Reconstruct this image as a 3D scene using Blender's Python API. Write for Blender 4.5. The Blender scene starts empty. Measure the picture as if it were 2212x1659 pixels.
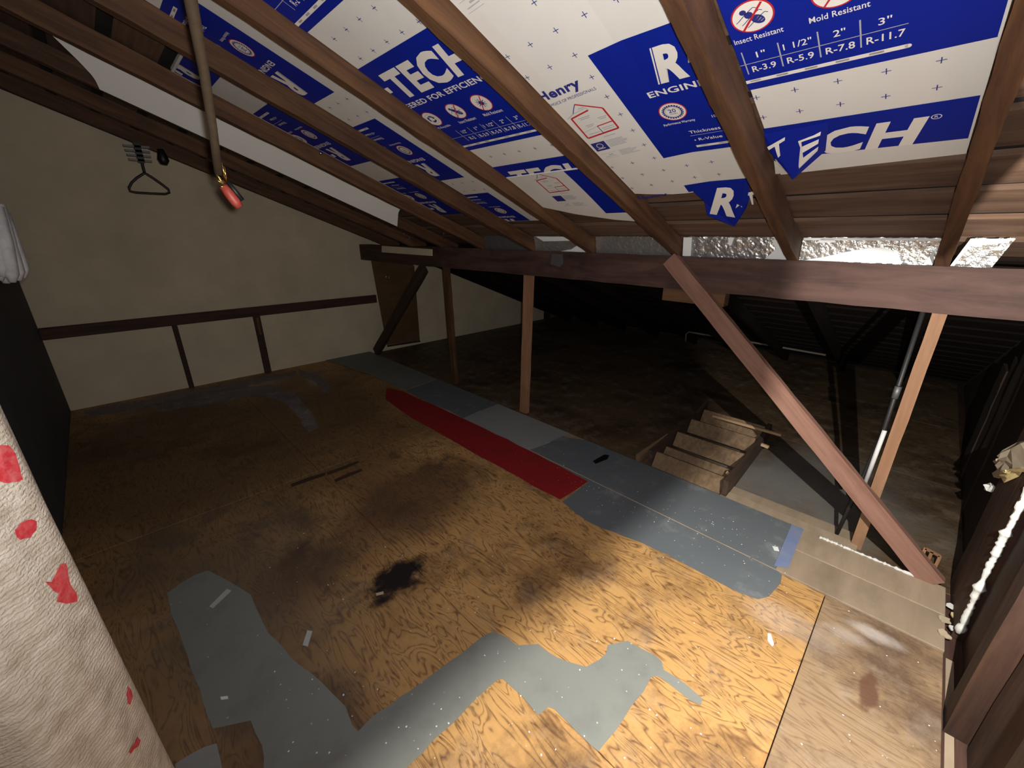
import bpy, bmesh, math, random
from mathutils import Vector, Matrix, noise
S = bpy.context.scene
COL = S.collection
random.seed(7)

# ------------------------------------------------------------------ camera
FPX, YAW, PIT, ROLL = 881.95, math.radians(44.66), math.radians(19.98), math.radians(0.21)
CAM = Vector((0, 0, 1.5))
fw = Vector((math.sin(YAW) * math.cos(PIT), math.cos(YAW) * math.cos(PIT), -math.sin(PIT)))
r0 = Vector((math.cos(YAW), -math.sin(YAW), 0)); u0 = r0.cross(fw)
cr = math.cos(ROLL) * r0 + math.sin(ROLL) * u0
cu = -math.sin(ROLL) * r0 + math.cos(ROLL) * u0
cam_d = bpy.data.cameras.new('camera')
cam_d.sensor_fit = 'HORIZONTAL'; cam_d.sensor_width = 36.0
cam_d.lens = 36.0 * FPX / 2212.0
cam_d.clip_start = 0.02
cam = bpy.data.objects.new('camera', cam_d); COL.objects.link(cam)
cam.matrix_world = Matrix(((cr.x, cu.x, -fw.x, CAM.x), (cr.y, cu.y, -fw.y, CAM.y), (cr.z, cu.z, -fw.z, CAM.z), (0, 0, 0, 1)))
S.camera = cam

# ------------------------------------------------------------------ world, lights, exposure
w = bpy.data.worlds.new('attic_dark'); S.world = w; w.use_nodes = True
w.node_tree.nodes['Background'].inputs[0].default_value = (0.55, 0.5, 0.45, 1)
w.node_tree.nodes['Background'].inputs[1].default_value = 0.006

def lamp(name, kind, loc, power, color, radius, target=None, **kw):
    d = bpy.data.lights.new(name, kind); d.energy = power; d.color = color; d.shadow_soft_size = radius
    for k, v in kw.items(): setattr(d, k, v)
    o = bpy.data.objects.new(name, d); COL.objects.link(o); o.location = loc
    if target is not None:
        o.rotation_euler = (Vector(target) - Vector(loc)).to_track_quat('-Z', 'Y').to_euler()
    return o
# the torch of the phone that takes the picture: close beside the lens, tipped up at the roof
lamp('phone_torch', 'SPOT', (0.018, -0.018, 1.515), 98, (1.0, 0.965, 0.91), 0.012,
     target=(0.018 + math.sin(0.74), -0.018 + math.cos(0.74), 1.515 + 0.12), spot_size=math.radians(176), spot_blend=1.0)
# the bulb of the flood lamp on the end wall, right of the camera (plates added below cut its light)
LAMP = Vector((0.80, -0.30, 1.38))
lamp('flood_bulb', 'POINT', LAMP, 185, (1.0, 0.95, 0.84), 0.005)

S.view_settings.view_transform = 'Standard'; S.view_settings.look = 'None'
S.view_settings.gamma = 1.0; S.view_settings.use_curve_mapping = False
S.view_settings.exposure = 0.0

# ------------------------------------------------------------------ measuring helpers
TH = math.radians(21.08); CT, ST = math.cos(TH), math.sin(TH)
D0 = 2.171            # plane of the rafter undersides:  sin*X + cos*Z = D0
DP = D0 + 0.088       # plane of the insulation face
def ray(x, y): return fw * FPX + cr * (x - 1106) - cu * (y - 829.5)
def on_floor(x, y, z=0.0):
    v = ray(x, y); return CAM + v * ((z - CAM.z) / v.z)
def on_X(x, y, X):
    v = ray(x, y); return CAM + v * (X / v.x)
def on_Y(x, y, Y):
    v = ray(x, y); return CAM + v * (Y / v.y)
def on_roof(x, y, d=DP):
    v = ray(x, y); n = Vector((ST, 0, CT)); return CAM + v * ((d - CAM.dot(n)) / v.dot(n))
def roof_z(X, d=D0): return (d - ST * X) / CT
def rp(s, t, off=0.0):   # s down the slope, t = -Y (reads left to right from below), off = below the insulation face
    X = s * CT; return Vector((X, -t, (DP - off - ST * X) / CT))

# ------------------------------------------------------------------ materials
MATS = {}
def nodes(name):
    m = bpy.data.materials.new(name); m.use_nodes = True
    nt = m.node_tree; b = nt.nodes['Principled BSDF']; MATS[name] = m
    return m, nt, b
def N(nt, t, **kw):
    n = nt.nodes.new(t)
    for k, v in kw.items(): setattr(n, k, v)
    return n
def ramp(nt, fac, stops):
    r = N(nt, 'ShaderNodeValToRGB'); e = r.color_ramp.elements
    while len(e) < len(stops): e.new(0.5)
    for i, (p, c) in enumerate(stops):
        e[i].position = p; e[i].color = (c[0], c[1], c[2], 1) if isinstance(c, tuple) else (c, c, c, 1)
    nt.links.new(fac, r.inputs[0]); return r.outputs[0]
def coords(nt, scale, obj_random=True):
    tc = N(nt, 'ShaderNodeTexCoord'); mp = N(nt, 'ShaderNodeMapping'); mp.inputs['Scale'].default_value = scale
    if obj_random:
        oi = N(nt, 'ShaderNodeObjectInfo'); mu = N(nt, 'ShaderNodeMath', operation='MULTIPLY'); mu.inputs[1].default_value = 37.0
        nt.links.new(oi.outputs['Random'], mu.inputs[0])
        ad = N(nt, 'ShaderNodeVectorMath', operation='ADD'); nt.links.new(tc.outputs['Object'], ad.inputs[0]); nt.links.new(mu.outputs[0], ad.inputs[1])
        nt.links.new(ad.outputs[0], mp.inputs[0])
    else:
        nt.links.new(tc.outputs['Object'], mp.inputs[0])
    return mp.outputs[0]
def ntex(nt, vec, scale, detail=6, rough=0.6, dist=0.0):
    n = N(nt, 'ShaderNodeTexNoise'); n.inputs['Scale'].default_value = scale; n.inputs['Detail'].default_value = detail
    n.inputs['Roughness'].default_value = rough; n.inputs['Distortion'].default_value = dist
    nt.links.new(vec, n.inputs['Vector']); return n.outputs['Fac']
def mix(nt, a, b, fac, mode='MIX'):
    m = N(nt, 'ShaderNodeMix', data_type='RGBA', blend_type=mode)
    for sock, v in ((m.inputs[0], fac), (m.inputs[6], a), (m.inputs[7], b)):
        if isinstance(v, (int, float)): sock.default_value = v
        elif isinstance(v, tuple): sock.default_value = (v[0], v[1], v[2], 1)
        else: nt.links.new(v, sock)
    return m.outputs[2]
def bump(nt, b, h, strength, dist=0.01):
    n = N(nt, 'ShaderNodeBump'); n.inputs['Strength'].default_value = strength; n.inputs['Distance'].default_value = dist
    nt.links.new(h, n.inputs['Height']); nt.links.new(n.outputs[0], b.inputs['Normal'])
def rand_value(nt, col, lo, hi):
    oi = N(nt, 'ShaderNodeObjectInfo'); mr = N(nt, 'ShaderNodeMapRange'); mr.inputs[3].default_value = lo; mr.inputs[4].default_value = hi
    nt.links.new(oi.outputs['Random'], mr.inputs[0])
    h = N(nt, 'ShaderNodeHueSaturation'); nt.links.new(mr.outputs[0], h.inputs['Value']); nt.links.new(col, h.inputs['Color'])
    return h.outputs[0]

def wood(name, light, dark, rough=0.75, blot=(0.05, 0.03, 0.02), blot_amt=0.6, var=0.15, streak=18.0):
    m, nt, b = nodes(name)
    v = coords(nt, (1.3, streak, streak))
    g = ntex(nt, v, 1.6, 7, 0.62, 0.6)
    col = ramp(nt, g, [(0.32, dark), (0.66, light)])
    v2 = coords(nt, (1, 2.2, 2.2))
    bl = ntex(nt, v2, 3.2, 5, 0.65)
    f = ramp(nt, bl, [(0.52, 0.0), (0.74, blot_amt)])
    col = mix(nt, col, blot, f)
    col = rand_value(nt, col, 1 - var, 1 + var)
    nt.links.new(col, b.inputs['Base Color']); b.inputs['Roughness'].default_value = rough
    bump(nt, b, g, 0.35, 0.006); return m
wood('rafter_wood', (0.130, 0.060, 0.024), (0.050, 0.020, 0.009), blot=(0.030, 0.012, 0.007))
wood('beam_wood', (0.088, 0.044, 0.036), (0.036, 0.015, 0.012), blot=(0.014, 0.006, 0.005), blot_amt=0.75, streak=9)
wood('brace_wood', (0.27, 0.145, 0.11), (0.185, 0.09, 0.065), blot=(0.10, 0.04, 0.028), blot_amt=0.5)
wood('post_wood', (0.35, 0.19, 0.108), (0.26, 0.13, 0.07), blot=(0.13, 0.06, 0.03), blot_amt=0.4)
wood('sheath_wood', (0.155, 0.090, 0.058), (0.080, 0.042, 0.027), blot=(0.06, 0.03, 0.02), var=0.25)
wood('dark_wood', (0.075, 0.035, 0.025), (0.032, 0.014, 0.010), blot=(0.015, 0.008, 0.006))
wood('wall_board_wood', (0.066, 0.031, 0.018), (0.030, 0.012, 0.008), blot=(0.012, 0.005, 0.004))
wood('far_shade_wood', (0.014, 0.008, 0.007), (0.006, 0.004, 0.003), rough=0.95, blot=(0.005, 0.003, 0.003)); MATS['far_shade_wood'].node_tree.nodes['Principled BSDF'].inputs['Specular IOR Level'].default_value = 0.15  # near-black roof wood: the shade beyond the purlin put into the colour
wood('old_ladder_wood', (0.25, 0.165, 0.095), (0.14, 0.085, 0.045), blot=(0.07, 0.035, 0.02))
wood('ladder_rail_wood', (0.085, 0.05, 0.035), (0.035, 0.02, 0.014))
wood('pale_wood', (0.62, 0.42, 0.25), (0.5, 0.32, 0.18), blot_amt=0.2)
wood('tan_plank', (0.385, 0.30, 0.22), (0.31, 0.235, 0.167), blot=(0.19, 0.14, 0.10), blot_amt=0.5, streak=7)
wood('brown_ply', (0.15, 0.085, 0.035), (0.10, 0.055, 0.022), blot_amt=0.2, streak=4)

def plain(name, col, rough=0.6, metallic=0.0, nscale=0, namt=0.0, ncol=(0, 0, 0), spec=0.5):
    m, nt, b = nodes(name)
    b.inputs['Roughness'].default_value = rough; b.inputs['Metallic'].default_value = metallic
    b.inputs['Specular IOR Level'].default_value = spec
    if nscale:
        v = coords(nt, (1, 1, 1))
        f = ramp(nt, ntex(nt, v, nscale, 7, 0.65), [(0.42, 0.0), (0.72, namt)])
        nt.links.new(mix(nt, col, ncol, f), b.inputs['Base Color'])
    else: b.inputs['Base Color'].default_value = (*col, 1)
    return m
plain('print_white', (0.83, 0.80, 0.76), 0.55)
plain('print_navy', (0.022, 0.03, 0.22), 0.5)
plain('print_red', (0.52, 0.02, 0.03), 0.5)
plain('print_grey', (0.42, 0.43, 0.47), 0.55)
plain('foam_white', (0.75, 0.74, 0.72), 0.55, nscale=5, namt=0.2, ncol=(0.58, 0.56, 0.54), spec=0.3)
plain('foam_edge', (0.72, 0.70, 0.66), 0.8)
plain('label_blue', (0.003, 0.016, 0.30), 0.5, nscale=9, namt=0.3, ncol=(0.006, 0.014, 0.21), spec=0.25)
plain('white_paper', (0.80, 0.83, 0.86), 0.8)
plain('black_paint', (0.006, 0.006, 0.007), 0.5)
plain('dark_metal', (0.03, 0.03, 0.032), 0.5, 0.3)
plain('grey_metal', (0.16, 0.16, 0.17), 0.55, 0.6)
plain('nail_metal', (0.75, 0.74, 0.72), 0.25, 1.0)
plain('brass_strand', (0.75, 0.52, 0.20), 0.25, 1.0)
plain('brown_sheath', (0.055, 0.034, 0.016), 0.85, nscale=60, namt=0.6, ncol=(0.025, 0.015, 0.008))
plain('red_tip', (0.36, 0.035, 0.03), 0.5, nscale=50, namt=0.7, ncol=(0.42, 0.12, 0.07))
plain('fringe_white', (0.20, 0.20, 0.205), 0.9, nscale=40, namt=0.6, ncol=(0.10, 0.095, 0.10))
plain('caulk_white', (0.72, 0.74, 0.74), 0.8, nscale=30, namt=0.5, ncol=(0.55, 0.55, 0.52))
plain('tan_paper', (0.50, 0.42, 0.31), 0.8, nscale=12, namt=0.7, ncol=(0.30, 0.25, 0.19))
plain('yellow_foam', (0.62, 0.50, 0.26), 0.8)
plain('white_pipe', (0.62, 0.62, 0.64), 0.5)
plain('dull_conduit', (0.20, 0.17, 0.14), 0.8)
plain('grey_tape', (0.45, 0.48, 0.48), 0.6)
plain('blue_tape', (0.17, 0.22, 0.40), 0.7, nscale=14, namt=0.6, ncol=(0.26, 0.28, 0.36))
plain('underlay_black', (0.012, 0.009, 0.008), 0.95)
plain('left_wall_paint', (0.055, 0.058, 0.075), 0.85, nscale=4, namt=0.6, ncol=(0.03, 0.03, 0.04))
plain('dark_wall', (0.04, 0.022, 0.018), 0.9, nscale=6, namt=0.6, ncol=(0.02, 0.011, 0.009))
plain('cloth_red', (0.62, 0.035, 0.05), 0.8, nscale=70, namt=0.5, ncol=(0.72, 0.3, 0.3))

def vmath(nt, op, a, bb):
    n = N(nt, 'ShaderNodeMath', operation=op)
    for i, x in enumerate((a, bb)):
        if isinstance(x, (int, float)): n.inputs[i].default_value = x
        else: nt.links.new(x, n.inputs[i])
    return n.outputs[0]
def mat_cream():
    m, nt, b = nodes('cream_board')
    v = coords(nt, (1, 1, 1), False)
    f = ramp(nt, ntex(nt, v, 2.2, 6, 0.6), [(0.35, 0.0), (0.75, 1.0)])
    col = mix(nt, (0.78, 0.68, 0.50), (0.63, 0.54, 0.40), f)
    nt.links.new(col, b.inputs['Base Color']); b.inputs['Roughness'].default_value = 0.9
    bump(nt, b, ntex(nt, v, 90, 3), 0.15, 0.003)
mat_cream()
def mat_foil():
    m, nt, b = nodes('foil')
    v = coords(nt, (1, 1, 1))
    b.inputs['Base Color'].default_value = (0.66, 0.67, 0.68, 1); b.inputs['Metallic'].default_value = 0.82
    b.inputs['Roughness'].default_value = 0.2
    bump(nt, b, ntex(nt, v, 75, 4, 0.6), 0.9, 0.004)
mat_foil()
def mat_cloth():
    m, nt, b = nodes('cloth_weave')
    v = coords(nt, (1, 1, 1), False)
    wv = N(nt, 'ShaderNodeTexWave', wave_type='BANDS', bands_direction='Z'); wv.inputs['Scale'].default_value = 36
    wv.inputs['Distortion'].default_value = 6.0; wv.inputs['Detail'].default_value = 3; wv.inputs['Detail Scale'].default_value = 3
    nt.links.new(v, wv.inputs[0])
    f = ntex(nt, coords(nt, (1, 1, 1.6), False), 24, 5, 0.6)
    f2 = ramp(nt, f, [(0.35, 0.0), (0.7, 1.0)])
    col = mix(nt, (0.76, 0.71, 0.64), (0.50, 0.435, 0.345), f2)
    nt.links.new(col, b.inputs['Base Color']); b.inputs['Roughness'].default_value = 0.95
    bump(nt, b, vmath(nt, 'ADD', wv.outputs['Fac'], vmath(nt, 'MULTIPLY', ntex(nt, coords(nt, (1, 1, 1), False), 160, 3), 1.2)), 0.5, 0.003)
mat_cloth()

def spot_mask(nt, pos, centre, rad, warp, soft, stretch=(1, 1)):
    # blotch with a ragged edge about a place on the boards (a stain with a shape of its own)
    sb = N(nt, 'ShaderNodeVectorMath', operation='SUBTRACT'); nt.links.new(pos, sb.inputs[0]); sb.inputs[1].default_value = (centre[0], centre[1], 0)
    mp = N(nt, 'ShaderNodeMapping'); mp.inputs['Scale'].default_value = (stretch[0], stretch[1], 0); nt.links.new(sb.outputs[0], mp.inputs[0])
    ln = N(nt, 'ShaderNodeVectorMath', operation='LENGTH'); nt.links.new(mp.outputs[0], ln.inputs[0])
    d = vmath(nt, 'ADD', ln.outputs['Value'], vmath(nt, 'MULTIPLY', vmath(nt, 'SUBTRACT', warp, 0.5), rad * 2.6))
    mr = N(nt, 'ShaderNodeMapRange'); mr.interpolation_type = 'SMOOTHSTEP'
    nt.links.new(d, mr.inputs[0]); mr.inputs[1].default_value = rad - soft; mr.inputs[2].default_value = rad + soft
    mr.inputs[3].default_value = 1; mr.inputs[4].default_value = 0
    return mr.outputs[0]
def mat_ply(name, light, dark, dust=0.25, marks=True, sc=1.0):
    m, nt, b = nodes(name)
    geo = N(nt, 'ShaderNodeNewGeometry'); pos = geo.outputs['Position']
    mp = N(nt, 'ShaderNodeMapping'); mp.inputs['Scale'].default_value = (8.5 * sc, 2.0 * sc, 1); nt.links.new(pos, mp.inputs[0])
    # rotary-cut figure: contour lines of a slow field
    field = N(nt, 'ShaderNodeTexNoise'); field.inputs['Scale'].default_value = 1.5; field.inputs['Detail'].default_value = 2.5; field.inputs['Roughness'].default_value = 0.52
    field.inputs['Distortion'].default_value = 0.9
    nt.links.new(mp.outputs[0], field.inputs['Vector'])
    rings = vmath(nt, 'PINGPONG', vmath(nt, 'MULTIPLY', field.outputs['Fac'], 21.0), 1.0)
    fine = N(nt, 'ShaderNodeTexNoise'); fine.inputs['Scale'].default_value = 9; fine.inputs['Detail'].default_value = 5
    nt.links.new(mp.outputs[0], fine.inputs['Vector'])
    g = vmath(nt, 'ADD', vmath(nt, 'MULTIPLY', rings, 0.62), vmath(nt, 'MULTIPLY', fine.outputs['Fac'], 0.55))
    col = ramp(nt, g, [(0.20, dark), (0.34, tuple(0.45 * a + 0.55 * c for a, c in zip(light, dark))), (0.52, light), (1.0, tuple(1.1 * c for c in light))])
    big = N(nt, 'ShaderNodeTexNoise'); big.inputs['Scale'].default_value = 1.7; big.inputs['Detail'].default_value = 10; big.inputs['Roughness'].default_value = 0.72
    nt.links.new(pos, big.inputs['Vector'])
    grime = ramp(nt, big.outputs['Fac'], [(0.48, 0.0), (0.62, 0.72)])
    col = mix(nt, col, (0.42 * dark[0], 0.36 * dark[1], 0.45 * dark[2]), grime)
    med = N(nt, 'ShaderNodeTexNoise'); med.inputs['Scale'].default_value = 7; med.inputs['Detail'].default_value = 7; med.inputs['Roughness'].default_value = 0.7
    nt.links.new(pos, med.inputs['Vector'])
    dst = ramp(nt, med.outputs['Fac'], [(0.52, 0.0), (0.74, dust)])
    col = mix(nt, col, (0.42, 0.36, 0.30), dst)
    if marks:
        wide = N(nt, 'ShaderNodeTexNoise'); wide.inputs['Scale'].default_value = 3.4; wide.inputs['Detail'].default_value = 10; wide.inputs['Roughness'].default_value = 0.68; nt.links.new(pos, wide.inputs['Vector'])
        # foot-worn grime away from the middle of the sheets
        k = spot_mask(nt, pos, (0.35, 3.6), 1.15, wide.outputs['Fac'], 0.6, (0.8, 0.85))
        col = mix(nt, col, (0.055, 0.033, 0.018), vmath(nt, 'MULTIPLY', k, 0.72))
        k = spot_mask(nt, pos, (0.10, 1.75), 0.42, wide.outputs['Fac'], 0.3, (1.0, 0.55))
        col = mix(nt, col, (0.115, 0.09, 0.07), vmath(nt, 'MULTIPLY', k, 0.75))
        k = spot_mask(nt, pos, (1.12, 1.95), 0.34, wide.outputs['Fac'], 0.16, (0.75, 1.0))
        col = mix(nt, col, (0.055, 0.028, 0.020), vmath(nt, 'MULTIPLY', k, 0.72))
        k = spot_mask(nt, pos, (0.45, 1.75), 0.20, wide.outputs['Fac'], 0.12, (0.8, 1.0))
        col = mix(nt, col, (0.060, 0.034, 0.022), vmath(nt, 'MULTIPLY', k, 0.6))
        k = spot_mask(nt, pos, (0.10, 0.95), 0.24, wide.outputs['Fac'], 0.12, (1.0, 0.7))
        col = mix(nt, col, (0.075, 0.050, 0.038), vmath(nt, 'MULTIPLY', k, 0.6))
        # burnt patch
        k = spot_mask(nt, pos, (0.665, 1.43), 0.115, med.outputs['Fac'], 0.04, (0.85, 1.25))
        col = mix(nt, col, (0.010, 0.006, 0.006), k)
        k = spot_mask(nt, pos, (0.56, 1.36), 0.035, med.outputs['Fac'], 0.03, (0.6, 1.3))
        col = mix(nt, col, (0.012, 0.007, 0.006), k)
        # dark brown splash, oblong
        k = spot_mask(nt, pos, (1.585, -0.185), 0.040, med.outputs['Fac'], 0.012, (0.42, 1.75))
        col = mix(nt, col, (0.13, 0.06, 0.038), vmath(nt, 'MULTIPLY', k, 0.9))
        # swept plaster dust
        for c, r, st, a in (((1.88, -0.17), 0.055, (1.8, 0.7), 0.6), ((1.80, -0.10), 0.05, (1.6, 0.8), 0.35), ((1.70, 0.10), 0.10, (1.2, 0.7), 0.25),
                            ((0.85, 4.78), 0.22, (0.7, 1.6), 0.30), ((1.02, 3.75), 0.10, (2.2, 0.45), 0.38), ((1.40, 4.45), 0.08, (1.6, 0.5), 0.28), ((0.3, 4.95), 0.18, (0.5, 2), 0.18)):
            k = spot_mask(nt, pos, c, r, med.outputs['Fac'], r * 0.6, st)
            col = mix(nt, col, (0.62, 0.56, 0.54), vmath(nt, 'MULTIPLY', k, a))
    else:
        wide = N(nt, 'ShaderNodeTexNoise'); wide.inputs['Scale'].default_value = 2.6; wide.inputs['Detail'].default_value = 5; nt.links.new(pos, wide.inputs['Vector'])
        k = spot_mask(nt, pos, (2.95, 0.30), 0.42, wide.outputs['Fac'], 0.4, (0.8, 1.0))
        col = mix(nt, col, (0.22, 0.215, 0.21), vmath(nt, 'MULTIPLY', k, 0.85))
    nt.links.new(col, b.inputs['Base Color']); b.inputs['Roughness'].default_value = 0.62
    bump(nt, b, g, 0.2, 0.003)
mat_ply('plywood', (0.50, 0.285, 0.105), (0.155, 0.072, 0.028))
mat_ply('plywood_dusty', (0.31, 0.21, 0.125), (0.20, 0.125, 0.073), dust=0.4)
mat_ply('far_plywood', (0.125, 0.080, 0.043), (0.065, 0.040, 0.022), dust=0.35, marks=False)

def mat_paint(name, col, wear, wear_amt=0.5, rough=0.72, rng=(0.50, 0.72)):
    m, nt, b = nodes(name)
    geo = N(nt, 'ShaderNodeNewGeometry'); pos = geo.outputs['Position']
    a = N(nt, 'ShaderNodeTexNoise'); a.inputs['Scale'].default_value = 6; a.inputs['Detail'].default_value = 7; a.inputs['Roughness'].default_value = 0.65; nt.links.new(pos, a.inputs['Vector'])
    f = ramp(nt, a.outputs['Fac'], [(rng[0], 0.0), (rng[1], wear_amt)])
    c = mix(nt, col, wear, f)
    h = N(nt, 'ShaderNodeTexNoise'); h.inputs['Scale'].default_value = 2.1; h.inputs['Detail'].default_value = 4; nt.links.new(pos, h.inputs['Vector'])
    f2 = ramp(nt, h.outputs['Fac'], [(0.35, 0.0), (0.7, 0.35)])
    c = mix(nt, c, tuple(0.72 * x for x in col), f2)
    sp = N(nt, 'ShaderNodeTexVoronoi'); sp.inputs['Scale'].default_value = 22; nt.links.new(pos, sp.inputs['Vector'])
    f3 = ramp(nt, sp.outputs['Distance'], [(0.05, 0.55), (0.075, 0.0)])
    c = mix(nt, c, (0.62, 0.64, 0.66), f3)
    nt.links.new(c, b.inputs['Base Color']); b.inputs['Roughness'].default_value = rough
mat_paint('grey_paint', (0.215, 0.23, 0.22), (0.14, 0.135, 0.13))
mat_paint('bluegrey_paint', (0.135, 0.155, 0.175), (0.34, 0.35, 0.38), 0.5, rng=(0.55, 0.72))
mat_paint('lightgrey_paint', (0.30, 0.315, 0.315), (0.22, 0.22, 0.22))
mat_paint('red_paint', (0.30, 0.008, 0.012), (0.17, 0.012, 0.014), 0.7)
def mat_dust():
    m, nt, b = nodes('dust_smear')
    geo = N(nt, 'ShaderNodeNewGeometry'); a = N(nt, 'ShaderNodeTexNoise'); a.inputs['Scale'].default_value = 9; a.inputs['Detail'].default_value = 8; a.inputs['Roughness'].default_value = .7
    nt.links.new(geo.outputs['Position'], a.inputs['Vector'])
    b.inputs['Base Color'].default_value = (0.34, 0.31, 0.32, 1); b.inputs['Roughness'].default_value = 0.95
    nt.links.new(ramp(nt, a.outputs['Fac'], [(0.36, 0.0), (0.62, 0.75)]), b.inputs['Alpha'])
mat_dust()
M = MATS

# ------------------------------------------------------------------ object helpers
def link(name, mesh, mat=None, parent=None):
    o = bpy.data.objects.new(name, mesh); COL.objects.link(o)
    if mat is not None:
        for mm in (mat if isinstance(mat, (list, tuple)) else [mat]): mesh.materials.append(M[mm])
    if parent is not None: o.parent = parent
    return o
def tag(o, label=None, cat=None, group=None, kind=None):
    if label: o['label'] = label
    if cat: o['category'] = cat
    if group: o['group'] = group
    if kind: o['kind'] = kind
    return o
def empty(name, loc=(0, 0, 0)):
    o = bpy.data.objects.new(name, None); COL.objects.link(o); o.location = loc; o.empty_display_size = 0.05
    return o
def mesh_from(verts, faces, mats=None, smooth=False):
    me = bpy.data.meshes.new('m'); me.from_pydata([tuple(v) for v in verts], [], faces)
    if mats:
        for p, i in zip(me.polygons, mats): p.material_index = i
    if smooth:
        for p in me.polygons: p.use_smooth = True
    me.update(); return me
def rel(o, parent_loc):
    """keep a child built in world coordinates where it is under an Empty that stands at parent_loc"""
    o.location = Vector(o.location) - Vector(parent_loc)
def beam(name, p0, p1, w, h, mat, parent=None, up=(0, 0, 1), bev=0.004, ploc=None, wob=0.0, seg=10):
    """a sawn timber from p0 to p1 (its axis), w sideways, h along 'up'; local x runs along it"""
    p0, p1 = Vector(p0), Vector(p1); ax = (p1 - p0); L = ax.length; ax.normalize()
    side = Vector(up).cross(ax).normalized(); upv = ax.cross(side).normalized()
    bm = bmesh.new(); rings = []
    n = seg if wob else 1
    for i in range(n + 1):
        x = -L / 2 + L * i / n; ring = []
        for a, b in ((-1, -1), (1, -1), (1, 1), (-1, 1)):
            j = Vector((0, random.uniform(-wob, wob), random.uniform(-wob, wob))) if wob else Vector((0, 0, 0))
            ring.append(bm.verts.new(Vector((x, a * w / 2, b * h / 2)) + j))
        rings.append(ring)
    for i in range(n):
        for k in range(4): bm.faces.new((rings[i][k], rings[i][(k + 1) % 4], rings[i + 1][(k + 1) % 4], rings[i + 1][k]))
    bm.faces.new(rings[0][::-1]); bm.faces.new(rings[-1])
    if bev: bmesh.ops.bevel(bm, geom=[e for e in bm.edges if e.calc_face_angle(0) > 0.6], offset=bev, segments=1, affect='EDGES')
    bmesh.ops.recalc_face_normals(bm, faces=bm.faces)
    me = bpy.data.meshes.new(name); bm.to_mesh(me); bm.free()
    o = link(name, me, mat, parent)
    o.matrix_world = Matrix(((ax.x, side.x, upv.x, 0), (ax.y, side.y, upv.y, 0), (ax.z, side.z, upv.z, 0), (0, 0, 0, 1)))
    loc = (p0 + p1) / 2
    if ploc is not None: loc = loc - Vector(ploc)
    mw = o.matrix_world.copy(); mw.translation = loc; o.matrix_basis = mw
    return o
def box(name, x0, x1, y0, y1, z0, z1, mat, parent=None, bev=0.003, ploc=None):
    c = Vector(((x0 + x1) / 2, (y0 + y1) / 2, (z0 + z1) / 2)); d = Vector((x1 - x0, y1 - y0, z1 - z0)) / 2
    bm = bmesh.new(); bmesh.ops.create_cube(bm, size=2); bmesh.ops.scale(bm, vec=d, verts=bm.verts)
    if bev: bmesh.ops.bevel(bm, geom=bm.edges[:], offset=bev, segments=1, affect='EDGES')
    me = bpy.data.meshes.new(name); bm.to_mesh(me); bm.free()
    o = link(name, me, mat, parent); o.location = c if ploc is None else c - Vector(ploc); return o
def tube(name, pts, rad, mat, parent=None, sides=8, ploc=None, closed=False, cap=True):
    pts = [Vector(p) for p in pts]; n = len(pts); verts = []; faces = []
    rads = rad if isinstance(rad, (list, tuple)) else [rad] * n
    prev = None
    for i, p in enumerate(pts):
        if closed: d = pts[(i + 1) % n] - pts[i - 1]
        else: d = pts[min(i + 1, n - 1)] - pts[max(i - 1, 0)]
        d.normalize()
        a = prev if prev is not None else (Vector((0, 0, 1)) if abs(d.z) < 0.9 else Vector((1, 0, 0)))
        s = (a - d * a.dot(d)); s.normalize(); prev = s; t = d.cross(s)
        for k in range(sides):
            th = 2 * math.pi * k / sides; verts.append(p + (s * math.cos(th) + t * math.sin(th)) * rads[i])
    m = n if closed else n - 1
    for i in range(m):
        for k in range(sides):
            a, b = i * sides, ((i + 1) % n) * sides
            faces.append((a + k, a + (k + 1) % sides, b + (k + 1) % sides, b + k))
    if not closed and cap:
        faces.append(tuple(range(sides))[::-1]); faces.append(tuple(range((n - 1) * sides, n * sides)))
    c = sum(pts, Vector()) / n
    me = mesh_from([v - c for v in verts], faces, smooth=True)
    o = link(name, me, mat, parent); o.location = c if ploc is None else c - Vector(ploc); return o
def slab(name, outline, thick, mat, parent=None, ploc=None, normal=(0, 0, 1)):
    """flat piece with an irregular outline (list of points in space), given a thickness along normal"""
    pts = [Vector(p) for p in outline]; c = sum(pts, Vector()) / len(pts); nn = Vector(normal) * thick
    n = len(pts)
    verts = [p - c for p in pts] + [p - c + nn for p in pts]
    faces = [tuple(range(n))[::-1], tuple(range(n, 2 * n))] + [(i, (i + 1) % n, n + (i + 1) % n, n + i) for i in range(n)]
    me = mesh_from(verts, faces)
    bm = bmesh.new(); bm.from_mesh(me); bmesh.ops.recalc_face_normals(bm, faces=bm.faces); bmesh.ops.triangulate(bm, faces=[f for f in bm.faces if len(f.verts) > 4]); bm.to_mesh(me); bm.free()
    o = link(name, me, mat, parent); o.location = c if ploc is None else c - Vector(ploc); return o
def ragged(px, amp=3.0, step=22):
    """extra small wobbles along a measured outline"""
    out = []
    for i, (x, y) in enumerate(px):
        x2, y2 = px[(i + 1) % len(px)]; L = math.hypot(x2 - x, y2 - y); k = max(1, int(L / step))
        for j in range(k):
            f = j / k; out.append((x + (x2 - x) * f + random.uniform(-amp, amp) * (0.3 if j == 0 else 1), y + (y2 - y) * f + random.uniform(-amp, amp) * (0.3 if j == 0 else 1)))
    return out

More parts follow.
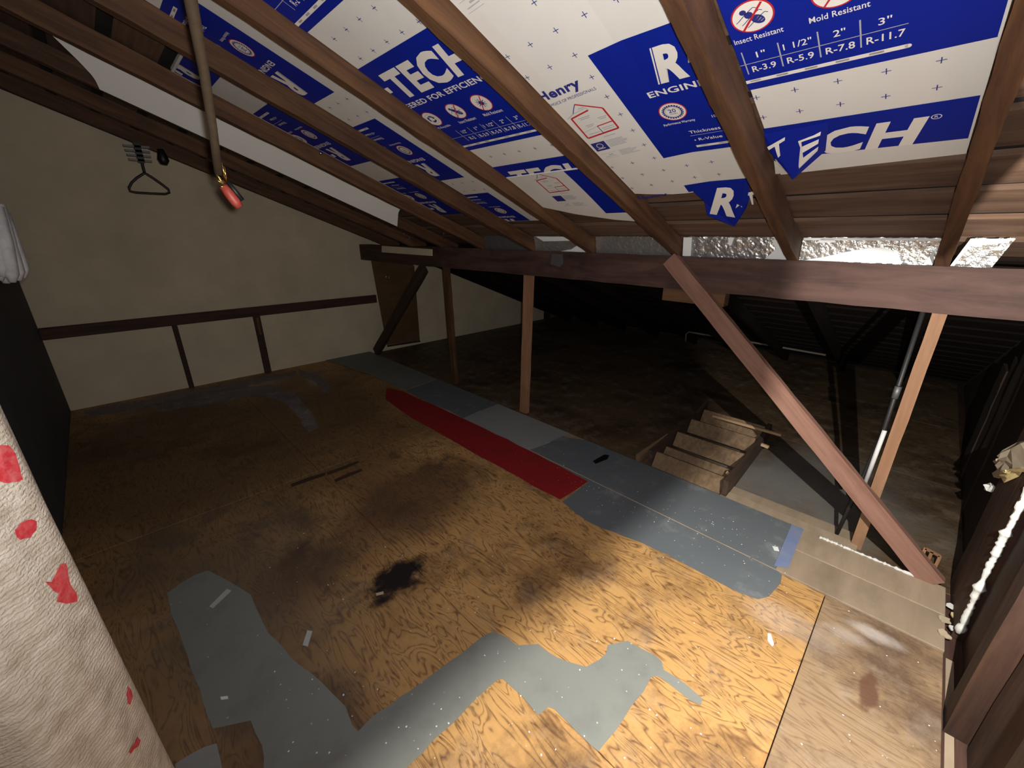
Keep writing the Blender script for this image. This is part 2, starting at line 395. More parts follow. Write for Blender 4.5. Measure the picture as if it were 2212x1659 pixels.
# ================================================================== THE SETTING
XW, YG, YB, XE = -0.46, 5.20, -0.46, 6.02      # left wall, gable wall, end wall behind the lens, eave
floor = box('floor', XW - 0.05, 2.405, YB - 0.1, YG + 0.05, -0.16, -0.0225, 'dark_wood', bev=0)
tag(floor, 'worn plywood attic floor with grey and red painted patches', kind='structure'); FL = floor.location.copy()
xs = [XW, 0.755, 1.974]
ys = [(0.006, 2.62), (2.62, YG)]
for i in range(2):
    for (a, b) in ys:
        box('plywood_sheet', xs[i] + 0.001, xs[i + 1] - 0.001, a + 0.001, b - 0.001, -0.022, 0, 'plywood', floor, 0.0015, FL)
box('plywood_sheet', XW + 0.001, 1.973, -0.368, 0.004, -0.022, 0.0, 'plywood_dusty', floor, 0.0015, FL)
# long planks under the painted strip
for (x0, x1, cuts) in ((1.978, 2.197, (-0.372, 0.31, 2.75, YG)), (2.200, 2.408, (-0.372, 0.34, 2.2, 4.1, YG))):
    for a, b in zip(cuts[:-1], cuts[1:]):
        box('floor_plank', x0, x1, a + 0.001, b - 0.001, -0.022, 0.004 if x0 < 2.1 else 0.005, 'tan_plank', floor, 0.002, FL)
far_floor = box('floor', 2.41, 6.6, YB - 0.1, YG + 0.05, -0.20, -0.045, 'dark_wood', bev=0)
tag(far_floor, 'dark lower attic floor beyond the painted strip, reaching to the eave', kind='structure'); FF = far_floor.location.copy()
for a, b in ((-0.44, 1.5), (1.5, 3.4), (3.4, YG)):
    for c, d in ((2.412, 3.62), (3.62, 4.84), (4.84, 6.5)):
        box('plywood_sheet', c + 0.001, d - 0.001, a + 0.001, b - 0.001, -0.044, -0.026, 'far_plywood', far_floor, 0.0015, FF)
for i, (x0, x1, y0, y1, z) in enumerate(((2.415, 2.50, -0.05, 0.62, -0.006), (2.505, 2.60, -0.02, 0.60, -0.012))):
    box('floor_plank', x0, x1, y0, y1, -0.026, z, 'tan_plank', far_floor, 0.003, FF)

# --- gable wall (far left): cream sheets cut under the slope
def gable_poly(x0, x1, z0, y):
    return [(x0, y, z0), (x1, y, z0), (x1, y, max(z0 + .01, roof_z(x1, D0 + 0.10))), (x0, y, roof_z(x0, D0 + 0.10))]
wg = slab('wall_gable', gable_poly(XW - 0.05, XE + 0.2, -0.05, YG + 0.02), 0.06, 'dark_wood', normal=(0, 1, 0))
tag(wg, 'cream gable end wall with dark timber rail', kind='structure'); WG = wg.location.copy()
slab('wall_sheet', gable_poly(XW, 6.0, -0.03, YG), 0.02, 'cream_board', wg, WG, (0, 1, 0))
box('wall_rail', XW, 2.57, YG - 0.04, YG, 0.655, 0.755, 'dark_wood', wg, 0.004, WG)
for x0, x1, in ((0.405, 0.447), (1.112, 1.178)):
    box('wall_stud', x0, x1, YG - 0.04, YG, 0.0, 0.657, 'dark_wood', wg, 0.003, WG)
box('batten_strip', 1.135, 1.155, YG - 0.044, YG - 0.04, 0.45, 0.64, 'brown_ply', wg, 0.001, WG)
box('base_trim', 2.64, 3.75, YG - 0.012, YG, -0.02, 0.055, 'cream_board', wg, 0.002, WG)

# --- left wall (dark, seen edge on)
wl = slab('wall_left', [(XW - .05, YB, -0.1), (XW - .05, YG + .05, -0.1), (XW - .05, YG + .05, 2.7), (XW - .05, YB, 2.7)], 0.05, 'left_wall_paint', normal=(1, 0, 0))
tag(wl, 'dark blue grey side wall at the left edge', kind='structure')

# --- end wall beside and behind the lens: dark boards on studs
wb = slab('wall_end', [(XW - .05, YB - 0.03, -0.16), (6.2, YB - 0.03, -0.16), (6.2, YB - 0.03, 0.15), (XW - .05, YB - 0.03, 2.62)], 0.03, 'dark_wall', normal=(0, -1, 0))
tag(wb, 'dark timber end wall at the right edge', kind='structure'); WB = wb.location.copy()
def wall_board(name, x0, x1, y0, y1, z0, z1, mat):
    return beam(name, ((x0 + x1) / 2, (y0 + y1) / 2, z0), ((x0 + x1) / 2, (y0 + y1) / 2, z1), x1 - x0, y1 - y0, mat, wb, up=(0, 1, 0), ploc=WB, wob=0.002)
wall_board('wall_board', 2.115, 2.52, -0.445, -0.392, -0.02, 1.25, 'wall_board_wood')
wall_board('wall_board', 1.80, 2.10, -0.46, -0.425, -0.15, 1.45, 'wall_board_wood')
wall_board('wall_stud', 1.62, 1.70, -0.46, -0.375, -0.15, 1.6, 'wall_board_wood')
wall_board('wall_board', 1.30, 1.60, -0.46, -0.43, -0.15, 1.6, 'wall_board_wood')
wall_board('wall_stud', 1.10, 1.19, -0.46, -0.375, -0.15, 1.8, 'wall_board_wood')
for i in range(6):
    x0 = 2.56 + i * 0.26
    wall_board('wall_board', x0, x0 + 0.245, -0.46, -0.445 + 0.006 * (i % 2), -0.04, roof_z(x0 + .25) - 0.02, 'dark_wall')
box('joist', 1.05, 2.10, -0.455, -0.375, -0.16, -0.055, 'wall_board_wood', floor, 0.004, FL)
box('joist', 1.2, 1.98, -0.405, -0.378, -0.05, -0.022, 'tan_plank', floor, 0.003, FL)

# --- roof: underlay, spaced sheathing boards
ceil = slab('ceiling', [(XW - .05, YB - .05, roof_z(XW - .05, D0 + 0.128)), (6.3, YB - .05, roof_z(6.3, D0 + 0.128)), (6.3, YG + .05, roof_z(6.3, D0 + 0.128)), (XW - .05, YG + .05, roof_z(XW - .05, D0 + 0.128))], 0.02, 'underlay_black', normal=(0, 0, 1))
tag(ceil, 'sloping attic roof of spaced brown boards', kind='structure'); CL = ceil.location.copy()
PITCH = 0.2125; s = 2.182 - 13 * PITCH
while s < 6.35:
    a, b = s + 0.052, s + PITCH          # board between two gaps
    m_ = (a + b) / 2 * CT
    d = D0 + 0.115
    zc = roof_z(m_, d)
    beam('sheathing_board', (m_, YB, zc), (m_, YG, zc), (b - a), 0.019, 'sheath_wood' if a < 2.85 else 'far_shade_wood', ceil, up=(ST, 0, CT), ploc=CL, wob=0.0015, seg=14)  # boards past the purlin carry the far shade in their colour
    s += PITCH

# ================================================================== TIMBER FRAME
rafters = [(-0.02, 0.024, 'brown rafter at the right edge beside the bare sheathing boards'),
           (0.500, 0.543, 'brown rafter between the large blue label and the red house diagram panel'),
           (1.080, 1.124, 'brown rafter with a dark knot beside the red house diagram'),
           (1.678, 1.722, 'brown rafter on the far side of the ENGINEERED FOR EFFICIENCY label'),
           (2.235, 2.280, 'brown rafter behind the hanging brown cable'),
           (2.825, 2.872, 'dark brown rafter between blue labels and the plain white torn panel'),
           (3.405, 3.450, 'dark rafter just below the plain white torn panel'),
           (3.965, 4.010, 'dark rafter nearest but one to the cream gable wall'),
           (4.525, 4.570, 'dark rafter nearest the cream gable wall')]
for y0, y1, lab in rafters:
    yc = (y0 + y1) / 2; x0, x1 = XW, 2.60
    beam('rafter_tail', (2.602, yc, roof_z(2.602, D0 + .0445)), (6.0, yc, roof_z(6.0, D0 + .0445)), y1 - y0, 0.089, 'far_shade_wood', ceil, up=(ST, 0, CT), ploc=CL)  # separate lengths, darkened in colour for the shade under the eave
    off = D0 + 0.0445
    tag(beam('rafter', (x0, yc, roof_z(x0, off)), (x1, yc, roof_z(x1, off)), y1 - y0, 0.089, 'rafter_wood', up=(ST, 0, CT), wob=0.0022, seg=40), lab, 'rafter', 'roof rafters')
# purlin beam with a pale batten near the gable
pur = empty('purlin_beam', (2.475, 2.4, 1.205))
tag(pur, 'heavy red brown purlin beam running across under the rafters', 'beam')
pl_ = (2.475, 2.4, 1.205)
beam('main_timber', (2.475, YB + .03, 1.2985), (2.475, 3.585, 1.2985), 0.09, 0.187, 'beam_wood', pur, ploc=pl_, wob=0.003, seg=30)
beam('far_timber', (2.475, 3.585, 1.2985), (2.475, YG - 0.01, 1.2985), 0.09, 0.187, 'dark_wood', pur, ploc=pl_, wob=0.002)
slab('pale_batten', [(2.428, 3.59, 1.306), (2.428, 4.615, 1.312), (2.428, 4.60, 1.384), (2.428, 3.585, 1.370)], .006, 'cream_board', pur, pl_, (-1, 0, 0))
# cleat under the purlin
tag(beam('cleat_block', (2.47, 0.797, 1.1675), (2.47, 1.157, 1.1675), 0.07, 0.073, 'rafter_wood'), 'short brown block fixed under the purlin beam', 'block')
# posts and braces
tag(beam('support_post', (2.52, -0.043, -0.026), (2.52, -0.043, 1.204), 0.046, 0.089, 'post_wood', up=(1, 0, 0), wob=0.0015), 'pale orange wooden post at right beside a black pipe', 'post')
tag(beam('support_post', (2.505, 2.372, -0.026), (2.497, 2.335, 1.204), 0.078, 0.045, 'post_wood', up=(1, 0, 0), wob=0.0015), 'middle wooden post standing alone under the purlin beam', 'post')
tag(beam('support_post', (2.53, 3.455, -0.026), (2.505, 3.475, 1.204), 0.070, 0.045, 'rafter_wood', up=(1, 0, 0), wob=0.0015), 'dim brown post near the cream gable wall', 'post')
br = beam('diagonal_brace', (2.406, 1.125, 1.372), (2.406, -0.33, 0.002), 0.04, 0.088, 'brace_wood', up=(0, 0.7, 0.7), wob=0.0015, seg=20)
br.location.z += 0.005
tag(br, 'long pinkish diagonal brace from the purlin down to the floor', 'brace')
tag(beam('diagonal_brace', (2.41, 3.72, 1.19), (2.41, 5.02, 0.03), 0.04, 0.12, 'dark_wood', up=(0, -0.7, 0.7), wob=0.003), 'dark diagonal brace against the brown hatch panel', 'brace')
# brown hatch panel against the gable
hp = empty('hatch_panel', (2.86, YG - 0.05, 0.05)); tag(hp, 'brown plywood hatch panel leaning on the cream gable wall', 'panel')
slab('panel_board', [(2.545, YG - .06, 1.225), (2.64, YG - .06, 0.065), (3.165, YG - .06, 0.04), (3.165, YG - .06, 1.10), (3.0, YG - .06, 1.20)], 0.018, 'brown_ply', hp, (2.86, YG - 0.05, 0.05), (0, 1, 0))
tube('pull_ring', [Vector((2.74 + 0.022 * math.cos(a), YG - 0.068, 0.975 + 0.03 * math.sin(a))) for a in [i * math.pi / 6 for i in range(12)]], 0.004, 'nail_metal', hp, 6, (2.86, YG - 0.05, 0.05), True)
beam('bottom_edge', (2.64, YG - .062, 0.05), (3.165, YG - .062, 0.03), 0.02, 0.02, 'dark_wood', hp, ploc=(2.86, YG - 0.05, 0.05))

# ================================================================== INSULATION PANELS WITH THEIR PRINT
_txt = {}
def glyphs(text, bold=0.0):
    """outline of a word from the built-in font, its box normalised to 0..1 in both directions (y up)"""
    k = (text, bold)
    if k in _txt: return _txt[k]
    cu_ = bpy.data.curves.new('t', 'FONT'); cu_.body = text; cu_.offset = bold; cu_.resolution_u = 3
    cu_.space_character = 1.0 + bold * 2.2
    o = bpy.data.objects.new('t', cu_); COL.objects.link(o)
    dg = bpy.context.evaluated_depsgraph_get(); me = bpy.data.meshes.new_from_object(o.evaluated_get(dg))
    vs = [v.co.copy() for v in me.vertices]; fs = [tuple(p.vertices) for p in me.polygons]
    x0, x1 = min(v.x for v in vs), max(v.x for v in vs); y0, y1 = min(v.y for v in vs), max(v.y for v in vs)
    vs = [((v.x - x0) / (x1 - x0), (v.y - y0) / (y1 - y0)) for v in vs]
    bpy.data.objects.remove(o); bpy.data.curves.remove(cu_); bpy.data.meshes.remove(me)
    _txt[k] = (vs, fs); return _txt[k]
class Ink:
    """flat print: polygons in (u right, v down) metres"""
    def __init__(self): self.v = []; self.f = []; self.m = []; self.l = {}
    def poly(self, pts, m=0):
        k = len(self.v); self.v += [tuple(p) for p in pts]; self.f.append(tuple(range(k, k + len(pts)))); self.m.append(m)
    def rect(self, u0, u1, v0, v1, m=0): self.poly([(u0, v0), (u1, v0), (u1, v1), (u0, v1)], m)
    def line(self, a, b, wd, m=0):
        dx, dy = b[0] - a[0], b[1] - a[1]; L = math.hypot(dx, dy) or 1; nx, ny = -dy / L * wd / 2, dx / L * wd / 2
        self.poly([(a[0] + nx, a[1] + ny), (b[0] + nx, b[1] + ny), (b[0] - nx, b[1] - ny), (a[0] - nx, a[1] - ny)], m)
    def disc(self, c, r, m=0, ry=None, n=28, ang=0):
        ry = ry or r; ca, sa = math.cos(ang), math.sin(ang); pts = []
        for i in range(n):
            x, y = r * math.cos(2 * math.pi * i / n), ry * math.sin(2 * math.pi * i / n); pts.append((c[0] + x * ca - y * sa, c[1] + x * sa + y * ca))
        self.poly(pts, m)
    def ring(self, c, r0_, r1_, m=0, n=32, a0=0, a1=2 * math.pi):
        for i in range(n):
            a, b = a0 + (a1 - a0) * i / n, a0 + (a1 - a0) * (i + 1) / n
            self.poly([(c[0] + r * math.cos(t), c[1] + r * math.sin(t)) for r, t in ((r0_, a), (r1_, a), (r1_, b), (r0_, b))], m)
    def text(self, s, u0, u1, v0, v1, m=0, bold=0.012, shear=0.0):
        vs, fs = glyphs(s, bold); k = len(self.v)
        self.v += [(u0 + (u1 - u0) * x + shear * (y - 0.0) * (v1 - v0), v1 - (v1 - v0) * y) for x, y in vs]
        for f in fs: self.f.append(tuple(k + i for i in f)); self.m.append(m)
def place(name, ink, fn, mats, parent, ploc, tclip=None, sclip=None, st=None):
    """map ink through st: (u,v)->(s,t), clip in t and s, then through fn: (s,t)->point"""
    me = bpy.data.meshes.new(name)
    pts = [st(u, v) for u, v in ink.v]
    lay = {}
    for fi, f in enumerate(ink.f):
        for i in f: lay[i] = 0 if fi == 0 else (1 if fi == 1 else (2 if ink.m[fi] != 2 else 3))
    lz = (lambda i: lay[i] * .0004) if getattr(ink, 'base', 0) else (lambda i: 0.0004 if False else 0.0)
    me.from_pydata([(a, b, lz(i)) for i, (a, b) in enumerate(pts)], [], ink.f)
    for p, i in zip(me.polygons, ink.m): p.material_index = i
    bm = bmesh.new(); bm.from_mesh(me)
    for clip, axis in ((tclip, 1), (sclip, 0)):
        if clip:
            for val, sg in ((clip[0], -1), (clip[1], 1)):
                no = [0, 0, 0]; no[axis] = sg; co = [0, 0, 0]; co[axis] = val
                bmesh.ops.bisect_plane(bm, geom=bm.verts[:] + bm.edges[:] + bm.faces[:], plane_co=co, plane_no=no, clear_outer=True)
    if not bm.faces: bm.free(); return None
    for v in bm.verts:
        z_ = v.co.z; v.co = fn(v.co.x, v.co.y); v.co.z -= z_
    c = sum((v.co for v in bm.verts), Vector()) / len(bm.verts)
    for v in bm.verts: v.co -= c
    bmesh.ops.recalc_face_normals(bm, faces=bm.faces)
    bm.to_mesh(me); bm.free()
    o = link(name, me, mats, parent); o.location = c - Vector(ploc)
    if name in ('lettering', 'cross_marks', 'printed_marks'): o['kind'] = 'stuff'
    return o
INKS = ['print_white', 'print_navy', 'print_red', 'print_grey']
LW, LH = 0.85, 0.55
def label_ink(full=True):
    k = Ink()
    # big italic name
    k.poly([(0.163, .052), (0.1675, .052), (0.137, .185), (0.1325, .185)])
    k.text('R', 0.141, 0.226, .052, .185, bold=0.045, shear=0.22)
    k.text('-', 0.238, 0.270, .108, .136, bold=0.04, shear=0.22)
    k.text('TECH', 0.276, 0.735, .052, .185, bold=0.045, shear=0.22)
    k.ring((0.777, .06), .008, .010, n=16); k.text('R', .7735, .7805, .055, .065, bold=0.0)
    k.text('ENGINEERED FOR EFFICIENCY', 0.085, 0.765, .205, .231, bold=0.02)
    # captions
    for s_, c in (('Performance Warranty', .126), ('100% Recyclable', .282), ('Insect Resistant', .445), ('Mold Resistant', .598)):
        k.text(s_, c - .052, c + .052, .364, .380, bold=0.008)
    # table
    k.text('Thickness', .138, .238, .424, .440, bold=0.012)
    k.text('R-Value', .155, .232, .470, .485, bold=0.012); k.disc((.143, .479), .003, n=8)
    for s_, a, b in (('1/2"', .345, .376), ('1"', .430, .450), ('1 1/2"', .488, .545), ('2"', .585, .607), ('3"', .662, .684)):
        k.text(s_, a, b, .417, .437, bold=0.008)
    for s_, a, b in (('R-2', .345, .379), ('R-3.9', .412, .466), ('R-5.9', .490, .545), ('R-7.8', .568, .622), ('R-11.7', .642, .706)):
        k.text(s_, a, b, .463, .484, bold=0.012)
    k.rect(.135, .71, .4505, .4525, 3)
    for x in (.322, .399, .478, .556, .631): k.rect(x, x + .003, .408, .488, 3)
    k.rect(.135, .712, .510, .522); k.disc((.712, .516), .006, n=12)
    for i in range(9): k.rect(.15 + i * .062, .15 + i * .062 + .026, .513, .519, 3)
    return k
def badge_ink(kind):
    k = Ink(); r = .044
    k.disc((0, 0), r, 2, n=40); k.disc((0, 0), r - .0035, 0, n=40); k.base = 2
    if kind == 0:
        for i in range(24):
            a = 2 * math.pi * i / 24; k.line((.026 * math.cos(a), .026 * math.sin(a)), (.034 * math.cos(a), .034 * math.sin(a)), .0055, 1)
        k.ring((0, 0), .026, .029, 1); k.ring((0, 0), .0215, .023, 3)
        k.text('20', -.012, .012, -.015, .003, 1, 0.015); k.text('YEARS', -.013, .013, .006, .013, 1, 0.005)
    elif kind == 1:
        for j in range(3):
            a = j * 2.094 + 0.4; k.ring((0, 0), .012, .021, 1, 8, a, a + 1.35)
            e = a + 1.5; k.poly([(.0265 * math.cos(e - .18), .0265 * math.sin(e - .18)), (.0165 * math.cos(e + .35), .0165 * math.sin(e + .35)), (.007 * math.cos(e - .18), .007 * math.sin(e - .18))], 1)
        k.ring((0, 0), .029, .031, 3)
    elif kind == 2:
        k.disc((.010, .010), .016, 1, .011, 20, 0.8); k.disc((-.006, -.007), .009, 1, n=16); k.disc((-.016, -.018), .007, 1, n=14)
        for j in range(3): k.line((.003 + j * .006, .016 - j * .001 - .004 + j * .004), (.013 + j * .004, .003 + j * .005), .0014, 0)
        for sx, sy in ((1, -1), (-1, 1)):
            for d in (-.012, -.002, .008):
                a = (d, d); b = (d + .018 * (1 if sx > 0 else -.9), d - .012 * (1 if sx > 0 else -1.2)); k.line(a, b, .0018, 1); k.line(b, (b[0] + .006 * sx, b[1] + .004), .0016, 1)
        k.line((-.024, .032), (.024, -.032), .005, 2)
    else:
        k.disc((0, 0), .011, 1, n=16)
        for j in range(12):
            a = j * math.pi / 6; k.line((.009 * math.cos(a), .009 * math.sin(a)), (.023 * math.cos(a), .023 * math.sin(a)), .0032 if j % 2 else .0022, 1)
        k.line((-.022, .033), (.022, -.033), .004, 2)
    return k
BADGES = [badge_ink(i) for i in range(4)]
LABEL = label_ink()
def make_label(panel, ploc, fn, s0, t0, flip, tclip, sclip, ink=None, badges=True):
    """blue printed block; t0 = its left edge when upright, its right edge when upside down"""
    st = (lambda u, v: (s0 + LH - v, t0 - u)) if flip else (lambda u, v: (s0 + v, t0 + u))
    k = Ink(); n = 7
    for i in range(n):                                  # strips so that it follows a sagging sheet
        for j in range(8): k.rect(LW * j / 8, LW * (j + 1) / 8, LH * i / n, LH * (i + 1) / n)
    b = place('printed_label', k, lambda s_, t: fn(s_, t, .0008), 'label_blue', panel, ploc, tclip, sclip, st)
    if b is None: return
    L = b.location + Vector(ploc)
    place('lettering', ink or LABEL, lambda s_, t: fn(s_, t, .0016), INKS, b, L, tclip, sclip, st)
    if badges:
        for i, (u, v) in enumerate(((.126, .313), (.282, .313), (.445, .313), (.598, .313))):
            kk = Ink(); kk.v = [(x + u, y + v) for x, y in BADGES[i].v]; kk.f = BADGES[i].f; kk.m = BADGES[i].m; kk.base = 2
            place('badge', kk, lambda s_, t: fn(s_, t, .0016), INKS, b, L, tclip, sclip, st)
    return b
def side_ink():
    """plain strip left of the label: maker's word, house diagram, small blocks; u measured leftwards from the label edge as negative"""
    k = Ink()
    k.text('Henry', -.268, -.092, .066, .121, 1, 0.035, 0.08)
    k.text('CHOICE OF PROFESSIONALS', -.255, -.055, .128, .141, 1, 0.003)
    H = [(-.163, .167), (-.082, .224), (-.082, .340), (-.222, .348), (-.217, .225)]
    for a, b, wd, m in ((H[0], H[1], .006, 2), (H[1], H[2], .007, 2), (H[2], H[3], .008, 2), (H[3], H[4], .007, 2), (H[4], (-.135, .212), .007, 2)): k.line(a, b, wd, m)
    k.line(H[0], (-.196, .206), .003, 1); k.line((-.232, .222), (-.196, .206), .003, 3); k.line((-.196, .206), (-.137, .197), .0025, 3); k.line((-.137, .197), (-.132, .212), .0025, 3)
    k.line((-.150, .300), (-.086, .297), .005, 2); k.line((-.150, .300), (-.148, .345), .003, 1); k.line((-.215, .312), (-.150, .300), .002, 3)
    for u, v, wd in ((-.165, .190, .025), (-.195, .235, .05), (-.19, .243, .04), (-.19, .28, .035), (-.187, .288, .025), (-.125, .26, .035), (-.12, .268, .025), (-.205, .328, .05), (-.14, .315, .05), (-.137, .325, .045), (-.16, .362, .05)):
        k.rect(u, u + wd, v, v + .0035, 3)
    k.rect(-.235, -.173, .385, .440, 1); k.ring((-.204, .408), .012, .0145, 0, 14); k.rect(-.222, -.188, .424, .428, 0)
    for i in range(6): k.rect(-.167, -.167 + random.uniform(.06, .085), .388 + i * .0075, .3915 + i * .0075, 3)
    for i in range(5): k.rect(-.15, -.15 + random.uniform(.05, .085), .462 + i * .0075, .4652 + i * .0075, 3)
    k.rect(-.23, -.165, .462, .4635, 3); k.rect(-.23, -.165, .497, .4985, 3); k.rect(-.2, -.18, .472, .478, 3); k.rect(-.22, -.17, .484, .487, 3)
    return k
SIDE = side_ink()
def crosses(s0, s1, t0, t1, s_off, t_off, avoid):
    k = Ink(); a = s_off
    while a > s0: a -= .0925
    while a < s1:
        b = t_off
        while b > t0: b -= .0925
        while b < t1:
            if s0 < a < s1 and not any(p <= a <= q and r <= b <= x for p, q, r, x in avoid):
                k.line((b - .009, a), (b + .009, a), .0022, 1); k.line((b, a - .010), (b, a + .010), .0022, 1)
            b += .0925
        a += .0925
    return k
def make_panel(label, t0, t1, smin, smax, sag=None, thick=0.013, nt=10, ns=16):
    """foam sheet between two rafters: t0<t1, edges smin(t), smax(t); sag(s,t) drops it below the roof plane"""
    sag = sag or (lambda s_, t: 0.0); t0 += .003; t1 -= .003
    fn = lambda s_, t, off=0.0: rp(s_, t, off + sag(s_, t))
    base = fn((smin((t0 + t1) / 2) + smax((t0 + t1) / 2)) / 2, (t0 + t1) / 2)
    e = empty('insulation_panel', base); tag(e, label, 'insulation panel', 'foam panels between the rafters')
    V = []; F = []; mi = []
    for lay in (0.0, -thick):
        for i in range(nt + 1):
            t = t0 + (t1 - t0) * i / nt; a, b = smin(t), smax(t)
            for j in range(ns + 1): V.append(fn(a + (b - a) * j / ns, t, lay) - base)
    q = ns + 1; K = (nt + 1) * q
    for i in range(nt):
        for j in range(ns):
            a = i * q + j; F.append((a, a + 1, a + q + 1, a + q)); mi.append(0)
            F.append((K + a, K + a + q, K + a + q + 1, K + a + 1)); mi.append(1)
    for i in range(nt):
        for j in (0, ns): a = i * q + j; F.append((a, a + q, K + a + q, K + a)); mi.append(1)
    for j in range(ns):
        for i in (0, nt): a = i * q + j; F.append((a, a + 1, K + a + 1, K + a)); mi.append(1)
    me = mesh_from(V, F, mi, smooth=False)
    link('foam_sheet', me, ['foam_white', 'foam_edge'], e)
    return e, base, fn
lin = lambda pts: (lambda t: next((a[1] + (b[1] - a[1]) * (t - a[0]) / (b[0] - a[0]) for a, b in zip(pts[:-1], pts[1:]) if t <= b[0]), pts[-1][1]))
INKX = INKS

# --- bay A (right): two upright labels, right ends
T = (-0.493, -0.027)
eA, bA, fA = make_panel('white foam panel with the R-value table, rightmost between the rafters', T[0], T[1], lambda t: 0.35, lin([(-0.498, 1.978), (-0.026, 1.948)]))
make_label(eA, bA, fA, 0.955, -0.025 - LW - .006, False, (T[0], T[1] - .008), (0.36, 1.94))
kA = Ink()
kA.text('CH', .505, .735, .052, .185, bold=0.045, shear=0.22); kA.ring((0.777, .06), .0085, .0105, n=18); kA.text('R', .7735, .7805, .055, .065, bold=0.0)
make_label(eA, bA, fA, 1.688, -0.025 - LW - .006, False, (T[0], T[1] - .008), (1.68, 1.868), kA, badges=False)
place('cross_marks', crosses(1.51, 1.68, T[0], T[1], 1.54, -.112, []), lambda s_, t: fA(s_, t, .001), INKS, eA, bA, T, None, lambda u, v: (v, u))
# torn corner hanging from panel A
def px_quad_text(parent, ploc, s_, quad, dep, mat, bold=0.04, lift=.002, name='lettering'):
    vs, fs = glyphs(s_, bold); out = []
    for x, y in vs:
        y = 1 - y
        px = [(1 - x) * (1 - y) * quad[0][i] + x * (1 - y) * quad[1][i] + x * y * quad[2][i] + (1 - x) * y * quad[3][i] for i in (0, 1)]
        d = (1 - y) * dep[0] + y * dep[1]
        out.append(on_roof(px[0], px[1], DP - d - lift))
    c = sum(out, Vector()) / len(out)
    o = link(name, mesh_from([p - c for p in out], fs), mat, parent); o.location = c - Vector(ploc); return o
def flap(parent, ploc, pts, mat, name='torn_flap', thick=.0015):
    P = [on_roof(x, y, DP - d) for x, y, d in pts]
    c = sum(P, Vector()) / len(P); n = Vector((ST, 0, CT)) * thick; k = len(P)
    V = [p - c for p in P] + [p - c + n for p in P]
    F = []
    for i in range(1, k - 1): F += [(0, i, i + 1), (k, k + i + 1, k + i)]
    F += [(i, (i + 1) % k, k + (i + 1) % k, k + i) for i in range(k)]
    o = link(name, mesh_from(V, F), mat, parent); o.location = c - Vector(ploc); return o
f1 = flap(eA, bA, [(1713, 388, .045), (1690, 352, .03), (1658, 322, .010), (1650, 290, .003), (1716, 279, .003), (1790, 264, .003), (1783, 326, .003), (1770, 334, .006)], 'label_blue')
px_quad_text(f1, f1.location + bA, 'E', [(1702, 300), (1775, 283), (1766, 326), (1719, 371)], (.006, .034), 'print_white')
px_quad_text(f1, f1.location + bA, 'T', [(1657, 318), (1696, 296), (1692, 330), (1674, 347)], (.012, .026), 'print_white')
flap(eA, bA, [(1672, 348, .02), (1688, 358, .02), (1700, 374, .012), (1675, 376, .01)], 'foam_white', 'torn_paper')

# --- bay B: left end of an upright label, maker's word and house diagram
T = (-1.078, -0.546)
eB, bB, fB = make_panel('white foam panel with a red house diagram left of its blue label', T[0], T[1], lambda t: 0.35, lin([(-1.078, 1.985), (-0.90, 2.045), (-0.70, 2.06), (-0.546, 2.02)]), lambda s_, t: .022 * max(0, min(1, (-t - .75) / .3)))
cB = (T[0], T[1])
make_label(eB, bB, fB, 1.212, -0.846, False, cB, (0.36, 1.775))
place('printed_marks', SIDE, lambda s_, t: fB(s_, t, .001), INKS, eB, bB, cB, None, lambda u, v: (1.198 + v * .975, -0.838 + u * .955))
place('printed_marks', SIDE, lambda s_, t: fB(s_, t, .001), INKS, eB, bB, cB, (0.36, 1.1), lambda u, v: (0.455 + v * .975, -0.838 + u * .955))
place('cross_marks', crosses(0.36, 1.97, T[0], T[1], 1.10, -.60, [(1.19, 1.79, -.87, 0), (1.25, 1.74, -1.1, -.90), (0.3, 1.02, -.86, 0), (0.55, 1.02, -1.1, -.88)]), lambda s_, t: fB(s_, t, .001), INKS, eB, bB, cB, None, lambda u, v: (v, u))
make_label(eB, bB, fB, 0.465, -0.846, False, cB, (0.40, 0.99))
make_label(eB, bB, fB, 1.980, -0.846, False, cB, (1.98, 2.04), Ink(), badges=False)
k2 = Ink(); k2.text('Henry', -.235, -.095, .028, .085, 1, 0.035, 0.08)
place('lettering', k2, lambda s_, t: fB(s_, t, .001), INKS, eB, bB, cB, (1.9, 2.04), lambda u, v: (1.98 + v, -0.846 + u))
f2 = flap(eB, bB, [(1587, 489, .05), (1528, 466, .04), (1522, 436, .012), (1478, 397, .002), (1612, 389, .002), (1622, 420, .01), (1612, 450, .03)], 'label_blue')
px_quad_text(f2, f2.location + bB, 'R', [(1549, 406), (1604, 402), (1588, 470), (1533, 462)], (.008, .04), 'print_white')
px_quad_text(f2, f2.location + bB, 'l', [(1592, 441), (1603, 446), (1598, 463), (1586, 458)], (.024, .03), 'print_white', 0.0)
px_quad_text(f2, f2.location + bB, 'T', [(1607, 418), (1634, 412), (1632, 442), (1620, 442)], (.008, .02), 'print_white', 0.05)

